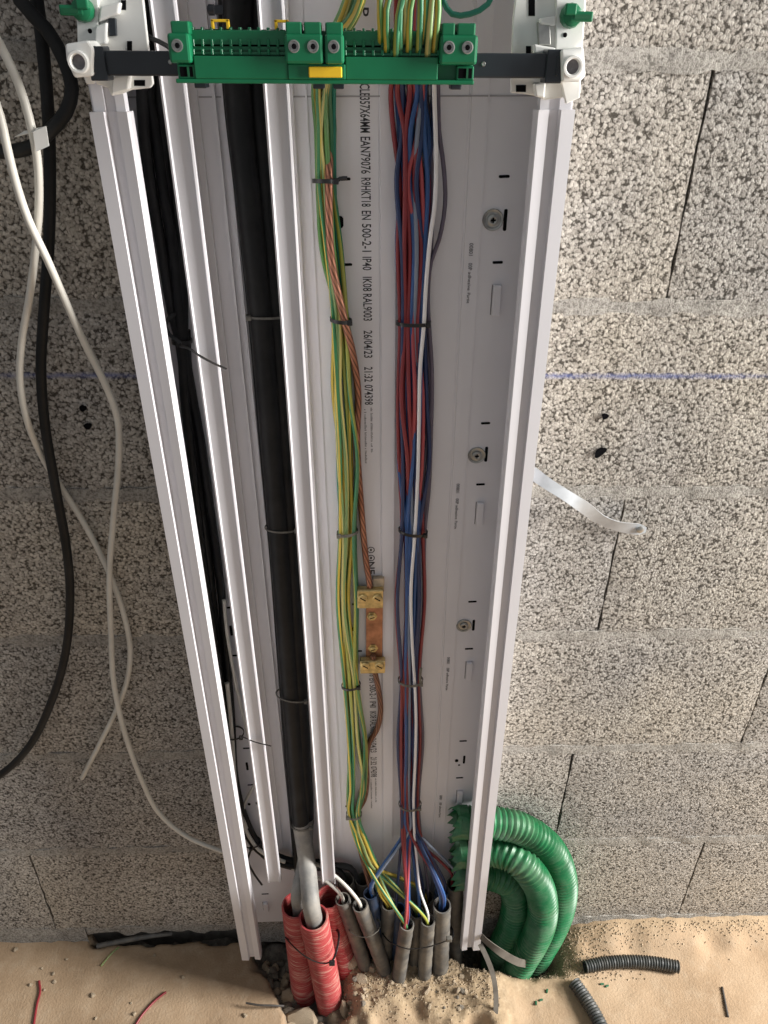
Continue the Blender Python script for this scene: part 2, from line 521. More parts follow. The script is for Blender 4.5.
def ground(x, y):
    x = np.asarray(x, float); y = np.asarray(y, float)
    base = (vnoise(x, y, 9, 1) - 0.5) * 0.004 + (vnoise(x, y, 40, 2) - 0.5) * 0.0012
    # swept ramp of dust against the wall on the right
    ramp = 0.030 * smoothstep(-0.055, 0.002, y + (vnoise(x, y, 30, 3) - .5) * 0.02) * smoothstep(0.30, 0.42, x)
    # slab edge on the left of the pit
    edge = -0.162 + (-(y) - 0.043) * (0.049 / 0.086)
    edge = edge + (vnoise(x, y, 60, 4) - .5) * 0.012
    pit = smoothstep(edge, edge + 0.008, x) * (1 - smoothstep(-0.055, 0.0, x + (vnoise(x, y, 45, 6) - .5) * 0.05 + 0.25 * (y + 0.11)))
    back = smoothstep(-0.06, -0.035, y + (vnoise(x, y, 50, 7) - .5) * 0.02) * smoothstep(-0.18, -0.15, x) * (1 - smoothstep(0.19, 0.215, x))
    hole = np.exp(-(((x - 0.245) / 0.075) ** 4 + ((y + 0.026) / 0.040) ** 4))
    gap = smoothstep(-0.006, -0.001, y + (vnoise(x, y, 50, 21) - .5) * 0.010) * smoothstep(-0.44, -0.43, x) * (1 - smoothstep(-0.20, -0.19, x))
    pitm = np.clip(np.maximum(np.maximum(pit, back), gap), 0, 1)
    sandm = smoothstep(-0.05, 0.0, x + 0.2 * (y + .1)) * (1 - smoothstep(0.19, 0.26, x)) * (1 - smoothstep(0.125, 0.155, -y + (vnoise(x, y, 35, 9) - .5) * 0.05))
    mound = sandm * (0.014 + 0.008 * vnoise(x, y, 22, 10) + 0.006 * vnoise(x, y, 70, 11) + 0.006 * vnoise(x, y, 170, 12))
    rough = (vnoise(x, y, 55, 13) - .5) * 0.022 + (vnoise(x, y, 130, 14) - .5) * 0.010
    z = base + ramp + mound * (1 - back)
    z = z * (1 - pitm) + pitm * (-0.035 + rough)
    rim = np.exp(-(((x - 0.25) / 0.105) ** 4 + ((y + 0.03) / 0.075) ** 4))
    z = z + rim * (0.004 + 0.008 * vnoise(x, y, 90, 15))
    z = z - hole * 0.06
    soil = np.clip(np.maximum(pitm, hole), 0, 1)
    sand = np.clip(np.maximum(np.maximum(sandm, rim), smoothstep(-0.03, 0.0, y) * (x > 0.3) * 0.6), 0, 1)
    return z, soil, sand


xs = np.concatenate([np.linspace(-1.75, -0.62, 24)[:-1], np.arange(-0.62, 0.70, 0.0045), np.linspace(0.70, 1.75, 24)[1:]])
ys = np.concatenate([np.linspace(-1.9, -0.24, 26)[:-1], np.arange(-0.24, 0.031, 0.0045)])
X, Y = np.meshgrid(xs, ys)
Z, S1, S2 = ground(X, Y)
nx, ny = len(xs), len(ys)
verts = np.stack([X.ravel(), Y.ravel(), Z.ravel()], 1)
ii = np.arange(nx * ny).reshape(ny, nx)
quads = np.stack([ii[:-1, :-1].ravel(), ii[:-1, 1:].ravel(), ii[1:, 1:].ravel(), ii[1:, :-1].ravel()], 1)
me = bpy.data.meshes.new('floor'); me.from_pydata(verts.tolist(), [], quads.tolist()); me.update(); me.shade_smooth()
ca = me.color_attributes.new('soil', 'FLOAT_COLOR', 'POINT')
cols = np.stack([S1.ravel(), S2.ravel(), 0 * S1.ravel(), 1 + 0 * S1.ravel()], 1).astype(np.float32)
ca.data.foreach_set('color', cols.ravel())
floor = bpy.data.objects.new('floor', me); COL.objects.link(floor); me.materials.append(MAT['screed'])
floor['kind'] = 'structure'


def gz(x, y): return float(ground(x, y)[0])


# ------------------------------------------------------------------ trunking
trunk = empty('cable_trunking', (TX0, 0, 0))
trunk.rotation_euler = (0, math.asin(TS), 0)
tag(trunk, 'tall white plastic cable trunking, open and full of wires, fixed to the block wall', 'cable trunking')
ZT = 1.62
W2 = 0.1805                                 # half width


def w_of(z): return z                       # lean is tiny: local height equals world height


PLT = -0.003
# base plate with a shallow profile: lines at u .035 .0485 .109 .124 and their mirror
prof = [(-W2, 0.0), (W2, 0.0), (W2, PLT), (.1245, PLT), (.1245, PLT - .0012), (.1235, PLT - .0012), (.1235, PLT), (.1105, PLT), (.1098, PLT + .0012), (.1085, PLT + .0012), (.1078, PLT),
        (.0490, PLT), (.0490, PLT - .0022), (.0360, PLT - .0022), (.0355, PLT + .0004), (.0345, PLT + .0004), (.0340, PLT - .0002),
        (-.0230, PLT), (-.0230, PLT - .0012), (-.0245, PLT - .0012), (-.0245, PLT), (-.0890, PLT), (-.0890, PLT - .003), (-.0915, PLT - .003), (-.0915, PLT), (-.0960, PLT), (-.0960, PLT - .005), (-.0985, PLT - .005), (-.0985, PLT),
        (-W2, PLT)]
prof = [(a, b_) for a, b_ in prof][::-1]
MB().prism(prof, 'z', 0.052, ZT).build('base_plate', 'pvc_plate', trunk)
zj = at(470, 98, PLT).z                     # butt joint between two lengths
MB().b(-W2 + .002, W2 - .002, PLT - .0001, PLT - .0004, zj - .0006, zj + .0006).build('joint_line', 'joint_grey', trunk)

# side walls: web against the plate, front lip with grooves, cover catch
ztop_l = at(100, 108, -.064).z
for s, zb, zweb, name in ((-1, 0.055, 0.275, 'side_wall'), (1, 0.062, 0.335, 'side_wall')):
    mb = MB()
    web = [(s * W2, PLT), (s * W2, -.054), (s * (W2 - .0025), -.054), (s * (W2 - .0025), PLT)]
    mb.prism(web if s > 0 else web[::-1], 'z', zweb, ZT)
    sw = mb.build(name, 'pvc_white', trunk)
    lip = [(W2, -.050), (W2, -.0635), (W2 - .0105, -.0640), (W2 - .0115, -.0585), (W2 - .0190, -.0585), (W2 - .0195, -.0625),
           (W2 - .0275, -.0635), (W2 - .0290, -.0600), (W2 - .0290, -.0500), (W2 - .0270, -.0500), (W2 - .0270, -.0560), (W2 - .0025, -.0560), (W2 - .0025, -.050)]
    lip = [(s * a, b_) for a, b_ in lip]
    if s < 0: lip = lip[::-1]
    MB().prism(lip, 'z', zb, ztop_l).build('front_lip', 'pvc_white', sw)
    up = [(W2 - .003, -.050), (W2 - .003, -.0605), (W2 - .0115, -.0605), (W2 - .0115, -.0575), (W2 - .0190, -.0575), (W2 - .0195, -.0605), (W2 - .0262, -.0605), (W2 - .0262, -.050)]
    up = [(s * a, b_) for a, b_ in up]
    if s < 0: up = up[::-1]
    MB().prism(up, 'z', ztop_l - .02, ZT).build('upper_lip', 'pvc_white', sw)

# two dividers with a trough front
for u0, u1, zb in ((-.1285, -.1095, .2305), (-.0525, -.0335, .2245)):
    mb = MB()
    yf = -.050
    pr = [(u0, yf + .002), (u0, yf - .0030), (u0 + .0015, yf - .0034), (u0 + .0026, yf - .0012), (u1 - .0026, yf - .0012), (u1 - .0015, yf - .0034), (u1, yf - .0030), (u1, yf + .002),
          (u1 - .0012, yf + .002), (u1 - .0012, yf + .0008), (u0 + .0012, yf + .0008), (u0 + .0012, yf + .002)]
    dv = mb.prism(pr, 'z', zb, ZT).build('divider', 'pvc_white', trunk)
    uc = u1 - .0065
    wb = MB().b(uc - .0018, uc, yf + .0008, PLT, zb + .012, ZT)
    wb.b(uc, uc + .0025, -.026, -.024, zb + .012, ZT)
    wb.b(uc - .006, uc + .006, PLT - .006, PLT, zb + .012, ZT)
    wb.build('web', 'pvc_plate', dv)


def slot(px, py, w, hgt, mat='void', name='slot', wt=None):
    p = at(px, py, PLT); u = loc_u(p)
    mb = MB(); n = 10; vs_ = []
    rr = min(w, hgt) / 2
    for k in range(n):
        a = 2 * math.pi * (k + .5) / n
        vs_.append((u + math.copysign(w / 2 - rr, math.cos(a)) + rr * math.cos(a), PLT - .00035, p.z + math.copysign(hgt / 2 - rr, math.sin(a)) + rr * math.sin(a)))
    vs_ += [(v[0], PLT + .0008, v[2]) for v in vs_]
    mb.add(vs_, [tuple(range(n))] + [(k, n + k, n + (k + 1) % n, (k + 1) % n) for k in range(n)])
    return mb.build(name, mat, trunk)


for px, py, w in ((504, 179, .0095), (497.5, 264.7, .0095), (485.4, 425, .0095), (480.3, 486, .0095), (472.3, 603, .010), (468.9, 650, .010), (463, 742, .010), (459.5, 778.7, .010),
                  (345, 179, .0095), (347, 264.5, .0095), (356, 604, .010), (358, 651, .010),
                  (183, 264, .0095), (246.5, 747, .010), (251, 783.6, .010), (229, 606, .010), (236, 654, .010), (265, 893, .011)):
    slot(px, py, w, .0026)
for px, py, hgt in ((505, 222.5, .0185), (486, 456, .0175), (473.4, 626.5, .0165), (464, 760.6, .0155), (247, 765, .0155), (231, 629, .0155)):
    slot(px, py, .0032, hgt)
for px, py, w, hgt in ((340, 222, .0062, .0105), (456.5, 761.6, .0048, .0058), (354, 629, .005, .007), (338.5, 426, .003, .003), (357, 744, .003, .003), (347, 806, .005, .004),
                       (249, 803, .004, .005), (257, 802, .004, .006), (459, 766, .003, .003)):
    slot(px, py, w, hgt, name='knockout_hole')
# moulded clip bosses
for px, py, hgt in ((496, 302, .028), (479.5, 514.4, .028), (468.9, 671, .028), (459.5, 797, .026), (266, 905, .022)):
    p = at(px, py, PLT); u = loc_u(p)
    b_ = MB().b(u - .0038, u + .0038, PLT, PLT - .0045, p.z - hgt / 2, p.z + hgt / 2).build('clip_boss', 'pvc_plate', trunk, bevel=.001)
    MB().b(u - .0049, u - .0042, PLT, PLT - .0006, p.z - hgt / 2, p.z + hgt / 2).build('gap_line', 'ink_grey', b_)
# fixing screws with cupped washers
for px, py in ((492.7, 222), (476.5, 456.7), (463.7, 626.5)):
    p = at(px, py, PLT); o_ = (loc_u(p), PLT, p.z)
    w_ = MB().lathe([(.0092, 0), (.0092, .0012), (.0086, .0019), (.0070, .0015), (.0066, .0008), (.0056, .0008)], o_, (0, -1, 0), 24).build('washer', 'steel', trunk, True, 40)
    MB().lathe([(.0052, .0008), (.0050, .0024), (.0036, .0032), (.0022, .0030), (.0, .0012)], o_, (0, -1, 0), 18).build('screw_head', 'steel', w_, True, 40)
    c_ = MB().b(o_[0] - .0022, o_[0] + .0022, PLT - .0030, PLT - .0034, o_[2] - .0005, o_[2] + .0005)
    c_.b(o_[0] - .0005, o_[0] + .0005, PLT - .0030, PLT - .0034, o_[2] - .0022, o_[2] + .0022)
    c_.build('cross_recess', 'void', w_)


def text(s, u, z0, z1, height, mat='ink', name='print', squeeze=True):
    """writing printed on the plate, reading downwards"""
    cu = bpy.data.curves.new(name, 'FONT'); cu.body = s; cu.size = 1.0; cu.resolution_u = 2; cu.offset = 0.012
    o = bpy.data.objects.new(name, cu); COL.objects.link(o)
    dg = bpy.context.evaluated_depsgraph_get()
    m = bpy.data.meshes.new_from_object(o.evaluated_get(dg))
    bpy.data.objects.remove(o)
    co = np.array([v.co[:] for v in m.vertices]); mn = co.min(0); mx = co.max(0)
    sx = (z0 - z1) / (mx[0] - mn[0]); sy = height / 0.70
    for v in m.vertices:
        x, y, _ = v.co
        # letters' tops point to +u, reading direction points down
        v.co = (u - height / 2 + y * sy, PLT - .0003, z0 - (x - mn[0]) * sx)
    m.materials.append(MAT[mat])
    ob = bpy.data.objects.new(name, m); COL.objects.link(ob); ob.parent = trunk
    return ob


UT = 0.0235
words = [('P', 8, 17), ('CLE357X64MM', 84, 133), ('EAN79076', 137, 174), ('R9HKT18', 178, 207), ('EN', 211, 220), ('500-2-1', 224, 252), ('IP40', 257, 270.5), ('IK08', 277, 291.5),
         ('RAL9003', 294, 321), ('26/04/23', 330.6, 358), ('21:32', 367, 382), ('074398', 385, 405)]
zs = lambda y, x=368: at(x, y, PLT).z
shift = zs(405) - zs(777, 372)
for k in range(2):
    for w_, a, b_ in words:
        if k and w_ == 'P': continue
        text(w_, UT, zs(a) - k * shift, zs(b_) - k * shift, .0080)
    # two lines of print too small to read: worn letter-sized strokes
    for u_, y0, y1 in ((.0260, 408, 453), (.0198, 409.5, 463)):
        rs = random.Random(int(u_ * 1e4)); mb = MB(); z = zs(y0) - k * shift; ze = zs(y1) - k * shift
        while z > ze:
            hh = rs.uniform(.0012, .0024); ww = rs.uniform(.0004, .0008)
            mb.b(u_ - .0012, u_ - .0012 + hh, PLT - .0001, PLT - .0003, z - ww, z)
            z -= ww + (rs.uniform(.0005, .0009) if rs.random() > .14 else .0022)
        mb.build('small_print', 'ink_grey', trunk)
text('NF', UT, zs(562, 372), zs(574, 372), .008)
for yy in (550, 558):
    p = at(372, yy, PLT)
    mb = MB(); n = 16; vs_ = []
    for r_ in (.0042, .0032):
        vs_ += [(UT + r_ * math.cos(2 * math.pi * k / n), PLT - .0003, p.z + r_ * math.sin(2 * math.pi * k / n)) for k in range(n)]
    mb.add(vs_, [(k, (k + 1) % n, n + (k + 1) % n, n + k) for k in range(n)])
    mb.b(UT - .001, UT + .001, PLT - .0001, PLT - .0004, p.z - .0015, p.z + .0015)
    mb.build('print', 'ink', trunk)
for x, a, b_ in ((470, 245, 305), (457.5, 485, 530), (448, 658, 691), (441, 796, 818)):
    za, zb_ = at(x, a, PLT).z, at(x, b_, PLT).z
    text('00801', .1165, za, za - (za - zb_) * .2, .0036, 'ink_grey', 'small_print')
    text('00P', .1165, za - (za - zb_) * .32, za - (za - zb_) * .44, .0036, 'ink_grey', 'small_print')
    text('adhesive', .1165, za - (za - zb_) * .47, za - (za - zb_) * .78, .0030, 'ink_grey', 'small_print')
    text('Partie', .1165, za - (za - zb_) * .82, zb_, .0030, 'ink_grey', 'small_print')

# ------------------------------------------------------------------ bar, brackets, terminal block
YB = -.086
pl, prt = at(92, 63, YB), at(560, 66, YB)
bz0, bz1 = pl.z, prt.z
rotb = Matrix.Rotation(-math.atan2(bz1 - bz0, prt.x - pl.x), 3, 'Y')
bar = empty('mounting_bar', ((pl.x + prt.x) / 2, YB, (bz0 + bz1) / 2)); bar.rotation_euler = rotb.to_euler()
tag(bar, 'black plastic mounting bar running across the trunking behind the green terminal block', 'bar')
hw = (prt.x - pl.x) / 2
MB().b(-hw, hw, -.006, .006, -.0075, .0075).build('rail', 'bar_dark', bar, bevel=.001)
for s in (-1, 1):
    c_ = MB().b(s * hw, s * (hw - .0115), -.009, .008, -.0105, .0100)
    c_.b(s * (hw - .003), s * (hw - .005), -.0098, -.008, -.006, .006)
    c_.build('collar', 'bar_dark', bar, bevel=.001)
    MB().lathe([(.0016, 0), (.0012, .0006), (0, .0004)], (s * (hw - .055), -.006, 0.001), (0, -1, 0), 10).build('rivet', 'steel', bar)


def px_poly(pts, Y, y2, mat, name, parent, bevel=.0008, base=None):
    """plate cut to an outline measured at depth Y and given thickness to y2"""
    q = [at(a, b_, Y) for a, b_ in pts]
    o_ = (base or parent).location
    poly = [(p.x - o_.x, p.z - o_.z) for p in q]
    ar = sum(poly[i][0] * poly[(i + 1) % len(poly)][1] - poly[(i + 1) % len(poly)][0] * poly[i][1] for i in range(len(poly)))
    if ar < 0: poly = poly[::-1]
    return MB().prism(poly, 'y', Y - o_.y, y2 - o_.y).build(name, mat, parent, bevel=bevel)


for side in (0, 1):
    if side == 0:
        br = empty('bar_bracket', at(95, 90, -.066))
        tag(br, 'white plastic bracket gripping the left lip and the left end of the black bar', 'bracket')
        plate = [(72, -40), (138, -40), (143, 0), (148, 45), (153, 84), (150, 88), (131, 90), (122, 94), (111, 96), (108, 88), (96, 84), (92, 40), (78, 30)]
        slots_ = [(121, 0, 126, 10), (127, 41, 132, 52), (134, 80, 145, 86)]
        opening = (108, 18, 115, 36)
        cheek = [(64.5, 44), (88, 40), (93, 48), (93, 76), (74, 78), (66, 60)]
        ring = (79.5, 62); plug = (84, 10, 1); back = [(74, -40), (98, -40), (98, 40), (94, 84), (86, 84), (78, 60)]
        ridges = [((100, 6), (120, 2), (118, 14), (98, 22)), ((95, 26), (107, 22), (106, 44), (94, 46)), ((112, 76), (130, 74), (128, 90), (111, 95))]
    else:
        br = empty('bar_bracket', at(540, 95, -.066))
        tag(br, 'white plastic bracket gripping the right lip and the right end of the black bar', 'bracket')
        plate = [(520, -40), (588, -40), (586, 10), (583, 40), (580, 78), (577, 96), (544, 100), (536, 96), (524, 94), (511, 93), (512, 50), (513, 20)]
        slots_ = [(528.5, -2, 535, 16), (526, 46, 531, 56), (516, 85, 526, 92)]
        opening = (538, 22, 550, 45)
        cheek = [(561, 50), (584, 47), (586, 76), (580, 82), (562, 82)]
        ring = (572, 66.7); plug = (570, 16, -1); back = [(556, -40), (588, -40), (580, 98), (566, 104), (556, 60)]
        ridges = [((540, 18), (556, 16), (556, 26), (540, 24)), ((534, 44), (556, 48), (556, 56), (534, 54)), ((534, 84), (546, 82), (545, 98), (536, 97))]
    pb = px_poly(plate, -.0705, -.066, 'nylon_white', 'plate', br)
    px_poly(back, -.0745, -.0705, 'nylon_white', 'rib', br)
    for rd in ridges: px_poly(list(rd), -.078, -.0705, 'nylon_white', 'rib', br, .0012)
    ck = px_poly(cheek, -.098, -.074, 'nylon_white', 'cheek', br, .0015)
    for a, b_, c_, d_ in slots_:
        px_poly([(a, b_), (c_, b_), (c_, d_), (a, d_)], -.0709, -.0706, 'void', 'slot', pb, 0, br)
    a, b_, c_, d_ = opening
    px_poly([(a, b_), (c_, b_), (c_ + 1, d_), (a + 1, d_)], -.0752, -.0706, 'bar_dark' if side == 0 else 'steel', 'latch', br, .0005)
    rc = at(*ring, -.098) - br.location
    rg = MB().lathe([(.0050, .0), (.0068, .0), (.0070, .003), (.0066, .0042), (.0052, .0042), (.0046, .003), (.0044, -.004)], rc, (0, -1, 0), 24).build('ring', 'nylon_white', br, True, 35)
    MB().lathe([(.0046, -.001), (.0046, .0002), (0, .0002)], rc, (0, -1, 0), 20).build('bore', 'ink_grey', rg)
    hp = at(565 if side else 90, 35 if side else 31, -.0746) - br.location
    MB().lathe([(.0015, 0), (.0015, .0003), (0, .0003)], hp, (0, -1, 0), 10).build('pin_hole', 'void', br)
    # green quarter-turn plug
    pc = at(plug[0], plug[1], -.0745) - br.location; s = plug[2]
    kp = MB().lathe([(.0075, 0), (.0078, .003), (.0066, .0075), (.0040, .009)], pc, (0, -1, 0), 12).build('plug', 'green_plastic', br, True, 40)
    k2 = MB().box(pc + Vector((-s * .006, -.0065, -.0005)), (.016, .006, .0062)); k2.box(pc + Vector((s * .002, -.008, .0035)), (.008, .005, .007))
    k2.build('lever', 'green_plastic', kp, bevel=.001)
    MB().box(pc + Vector((-s * .0065, -.0097, -.0008)), (.011, .0006, .0028)).build('slot', 'green_plastic_dark', kp)

# terminal block
YT = -.100
tb0 = at(325, 82, YT)
tb = empty('terminal_block', tb0); tb.rotation_euler = rotb.to_euler()
tag(tb, 'long green earth terminal block with screw clamps clipped on the black bar', 'terminal block')
S = (at(475, 60, YT).x - at(175, 60, YT).x) / 300.0


def tx(px): return at(px, 60, YT - .010).x - at(325, 82, YT - .010).x


def tz(py): return at(325, py, YT - .010).z - at(325, 82, YT - .010).z


def tbox(x0, x1, ytop, ybot, y0, y1, name, mat='green_plastic', parent=tb, bevel=.0007):
    return MB().b(tx(x0), tx(x1), y0, y1, tz(ybot), tz(ytop)).build(name, mat, parent, bevel=bevel)


tbox(175, 475, 30, 82.5, -.004, .012, 'body')
tbox(174, 476, 79, 83.5, -.010, .012, 'bottom_edge')
for x0, x1 in ((194, 288), (346, 439)):
    tbox(x0, x1, 56, 79, -.010, -.004, 'cover_strip')
    # stepped wire entries: three combs
    n = 10; p = (x1 - x0) / n
    for lev, (yt, yb, dep) in enumerate(((27, 37, -.002), (38, 47, -.005), (48, 55, -.008))):
        mb = MB()
        mb.b(tx(x0), tx(x1), dep + .001, .004, tz(yb), tz(yb - 3))
        for i in range(n + 1):
            xx = x0 + p * i
            mb.b(tx(xx - 1.3), tx(xx + 1.3), dep, .004, tz(yb), tz(yt + (1 if lev else 0)))
        rowp = mb.build('entry_row', 'green_plastic', tb, bevel=.0003, seg=1)
        mh = MB()
        for i in range(n):
            xx = x0 + p * (i + .5)
            mh.b(tx(xx - 2.6), tx(xx + 2.6), dep + .0035, dep + .0042, tz(yb - 2), tz(yt + 2))
        mh.build('entry_holes', 'green_plastic_dark', rowp)


def clamp(x0, x1, screws, knobs):
    c_ = tbox(x0, x1, 33.5, 63.5, -.016, -.002, 'clamp_housing', bevel=.0018)
    for a, b_ in knobs: tbox(a, b_, 21.5, 35, -.013, .002, 'clamp_cap', parent=c_, bevel=.001)
    for sx in screws:
        o_ = (tx(sx), -.016, tz(46))
        s_ = MB().lathe([(.0036, -.0002), (.0038, .0005), (.0030, .0007), (.0028, .0001), (.0, .0001)], o_, (0, -1, 0), 18).build('screw_well', 'steel', c_, True, 30)
        m_ = MB().lathe([(.0017, .0003), (.0013, .0010), (0, .0010)], o_, (0, -1, 0), 8)
        m_.build('screw', 'void', s_)


clamp(172, 193.5, [181.5], [(176, 194)])
clamp(286.5, 324.5, [296, 314.7], [(288, 304), (306, 323)])
clamp(326, 345, [335], [(327, 344)])
clamp(439.5, 476.5, [448.4, 466.5], [(441, 454), (456, 474)])
tbox(309, 342.5, 66, 77, -.0125, -.0105, 'marker_tag', 'yellow_tag')
tbox(288, 346, 63.5, 79, -.0105, -.004, 'tag_seat')
for a, b_ in ((179, 192), (460, 473.5)):
    f_ = tbox(a - 2, b_ + 2, 64.5, 79, -.009, -.004, 'foot_block')
    tbox(a, b_, 67, 77, -.0093, -.0088, 'window', 'void', f_, 0)
    tbox((a + b_) / 2 + 1, (a + b_) / 2 + 3, 67, 77, -.0098, -.0092, 'window_bar', 'green_plastic_dark', f_, 0)
for a, b_ in ((190, 202), (312, 324), (333, 344), (454, 465)):
    tbox(a, b_, 82, 89, -.002, .012, 'clip_foot', 'bar_dark')
for a, b_ in ((213, 231), (276, 290)):
    m_ = MB(); m_.b(tx(a), tx(a + 3), -.002, .002, tz(29), tz(19)); m_.b(tx(b_ - 3), tx(b_), -.002, .002, tz(29), tz(19)); m_.b(tx(a), tx(b_), -.002, .002, tz(22), tz(19))
    m_.build('marker_clip', 'yellow_tag', tb, bevel=.0004)

# ------------------------------------------------------------------ wires and cables


def cable(name, pts, r, mat, label, cat, group=None, sides=10, step=.008, parent=None, flat=1.0):
    sp_ = spline(pts, step)
    o = MB().tube(sp_, r, sides, flat=flat).build(name, mat, parent, True, 60)
    if label: tag(o, label, cat, group)
    return o


def px_path(lst):
    return [at(a, b_, c_) for a, b_, c_ in lst]


# conduit mouths (pixel of the mouth centre, depth there, then foot pixel, foot depth)
CONDUITS = [
    # key, mouth(px,py,Y), foot(px,py) , radius, material, label
    ('g1', (342.5, 899, -.062), (371, 985), .0105, 'conduit_grey', 'leftmost grey conduit beside the red ones, with a white wire entering its mouth'),
    ('g2', (360, 905, -.070), (392, 990), .0110, 'conduit_grey', 'slanting grey conduit with a white wire, second from the red conduits'),
    ('b1', (370.6, 893, -.048), (384, 972), .0105, 'conduit_blue', 'blue conduit between the slanting grey conduit and the upright ones'),
    ('g3', (389, 904, -.052), (383, 982), .0110, 'conduit_grey', 'upright grey conduit right of the blue conduit with earth wires entering'),
    ('g4', (407, 924, -.080), (397, 990), .0105, 'conduit_grey', 'frontmost grey conduit with a red and a striped wire in its mouth'),
    ('b2', (399, 908, -.050), (397, 970), .0095, 'conduit_blue', 'blue conduit mostly hidden behind the frontmost grey conduit'),
    ('g5', (417, 912, -.056), (415, 980), .0105, 'conduit_grey', 'grey conduit squeezed between the frontmost conduit and the white-wire one'),
    ('g6', (428, 920, -.076), (424, 984), .0105, 'conduit_grey', 'grey conduit with a single thick white wire entering its mouth'),
    ('g7', (442, 905, -.068), (440, 976), .0128, 'conduit_grey', 'rightmost wide grey conduit of the front row with blue and red wires'),
    ('b3', (441.7, 890, -.034), (440, 960), .0105, 'conduit_blue', 'blue conduit behind the rightmost wide grey conduit'),
    ('d1', (346, 880, -.030), (352, 960), .0120, 'conduit_dark', 'dark grey conduit at the back, left one behind the white wires'),
    ('d2', (363, 879, -.026), (366, 960), .0120, 'conduit_dark', 'dark grey conduit at the back, right one behind the blue conduit'),
    ('d3', (425, 897, -.034), (424, 960), .0130, 'conduit_dark', 'dark grey conduit at the back behind the white-wire conduit'),
    ('d4', (455, 884, -.034), (455, 960), .0125, 'conduit_dark', 'dark grey conduit at the back beside the right lip of the trunking'),
]
MOUTH = {}


def hollow(name, mb_pts, r, wall_t, mat, ribs=0.0, pitch=.004, sides=18, step=.004, open_end=0):
    """open pipe: outer skin, rim and inner skin, the pipe's first point being the open mouth"""
    sp_ = spline(mb_pts, step); n = len(sp_); mb = MB()
    rad = []
    L = 0
    for i, p in enumerate(sp_):
        if i: L += (p - sp_[i - 1]).length
        rad.append(r + (ribs * math.sin(2 * math.pi * L / pitch) if ribs else 0))
    k = max(3, int(.06 / step))
    mouth = sp_[:k][::-1]
    pts = mouth + [sp_[0]] * 0 + sp_
    mb.tube(sp_, rad, sides, caps=False)
    mb2 = MB(); mb2.tube(mouth, [r - wall_t] * len(mouth), sides, caps=False)
    # rim: connect outer ring (first) and inner ring (last)
    n0 = len(mb.v)
    mb.add(mb2.v, mb2.f, mb2.uv)
    base_in = n0 + (len(mouth) - 1) * sides
    outer = [Vector(mb.v[q]) for q in range(sides)]
    inner = [Vector(mb.v[base_in + q]) for q in range(sides)]
    # match by nearest angle
    first = min(range(sides), key=lambda q: (inner[q] - outer[0]).length)
    d1 = (inner[(first + 1) % sides] - outer[1]).length; d2 = (inner[(first - 1) % sides] - outer[1]).length
    sg = 1 if d1 < d2 else -1
    fs = []
    for q in range(sides):
        a, b_ = q, (q + 1) % sides
        ia, ib = base_in + (first + sg * q) % sides, base_in + (first + sg * (q + 1)) % sides
        fs.append((b_, a, ia, ib))
    mb.add([], [])
    mb.f += fs; mb.uv += [tuple((0, 0) for _ in range(4))] * len(fs)
    return mb.build(name, mat, None, True, 55)


def conduit_pts(m, foot, zfoot=-.03):
    top = at(*m)
    # the foot stays at about the mouth's depth, pushed a little towards the wall side
    fy = m[2] * 0.92 - .004
    low = at(foot[0], foot[1], fy)
    d = (low - top).normalized()
    mid = top.lerp(low, .5) + Vector((0, .002, 0))
    end = low + d * .06
    return [top, mid, low, end]


for key, m, foot, r, mat, lab in CONDUITS:
    pts = conduit_pts(m, foot)
    o = hollow('conduit', pts, r, .0018, mat, ribs=.00025, pitch=.0035, sides=18, step=.0012 if False else .004)
    tag(o, lab, 'conduit', 'conduits rising from the floor')
    MOUTH[key] = (pts[0], (pts[1] - pts[0]).normalized())


def into(key, depth=.03, dx=0, dy=0):
    p, d = MOUTH[key]
    o_ = Vector((dx, dy, 0))
    return [p - d * .006 + o_, p + d * depth + o_]


# red conduits
RED = [('r1', (296, 905, -.070), (306, 1008), .0200, 'red ribbed conduit on the left with a grey cable in it, behind the front one'),
       ('r2', (313.5, 917, -.092), (332, 1014), .0200, 'frontmost red ribbed conduit with a thick dusty grey cable in its mouth'),
       ('r3', (328.5, 897, -.052), (347, 972), .0185, 'empty red ribbed conduit leaning behind the frontmost red one')]
for key, m, foot, r, lab in RED:
    pts = conduit_pts(m, foot)
    o = hollow('red_conduit', pts, r, .0022, 'red_conduit', ribs=.0006, pitch=.0052, sides=24, step=.0011)
    tag(o, lab, 'conduit', 'red conduits')
    MOUTH[key] = (pts[0], (pts[1] - pts[0]).normalized())

# ---- earth bundle
PE_C = [(84, 324.5, 10), (130, 324, 10.5), (181, 325.5, 9.5), (250, 331, 9), (320, 340.5, 8), (390, 344, 11), (460, 346, 11), (532, 347.5, 8.5), (600, 345.5, 9.5), (685, 351, 7.5), (740, 356, 10), (790, 356.5, 9.5), (814, 354, 6.0)]
TIES_PE = [181, 320, 532, 685, 814]
pe_slots = [(-.95, 0), (-.55, 1), (-.2, 0), (.15, 1), (.5, 0), (.9, 1), (-.75, 2), (-.1, 2), (.45, 2), (.85, 0)]
pe_mats = ['earth_wire_yellow', 'earth_wire', 'earth_wire_green', 'earth_wire_pale', 'earth_wire_yellow', 'earth_wire_green', 'earth_wire', 'earth_wire_pale', 'earth_wire_yellow', 'earth_wire_green']
TERM = [(381, 34), (387, 46), (400, 46), (405, 34), (409, 46), (419, 46), (424, 34), (428, 52), (435, 46), (396, 52)]
PE_END = ['g3', 'g3', 'g4', 'g5', 'g3', 'g5', 'g4', 'd3', 'd3', 'g6']
rw = random.Random(21)
ORDP = [['first', 'second', 'third', 'fourth', 'fifth', 'sixth', 'seventh', 'eighth', 'ninth', 'tenth'][sorted(t_[0] for t_ in TERM).index(q[0])] for q in TERM]
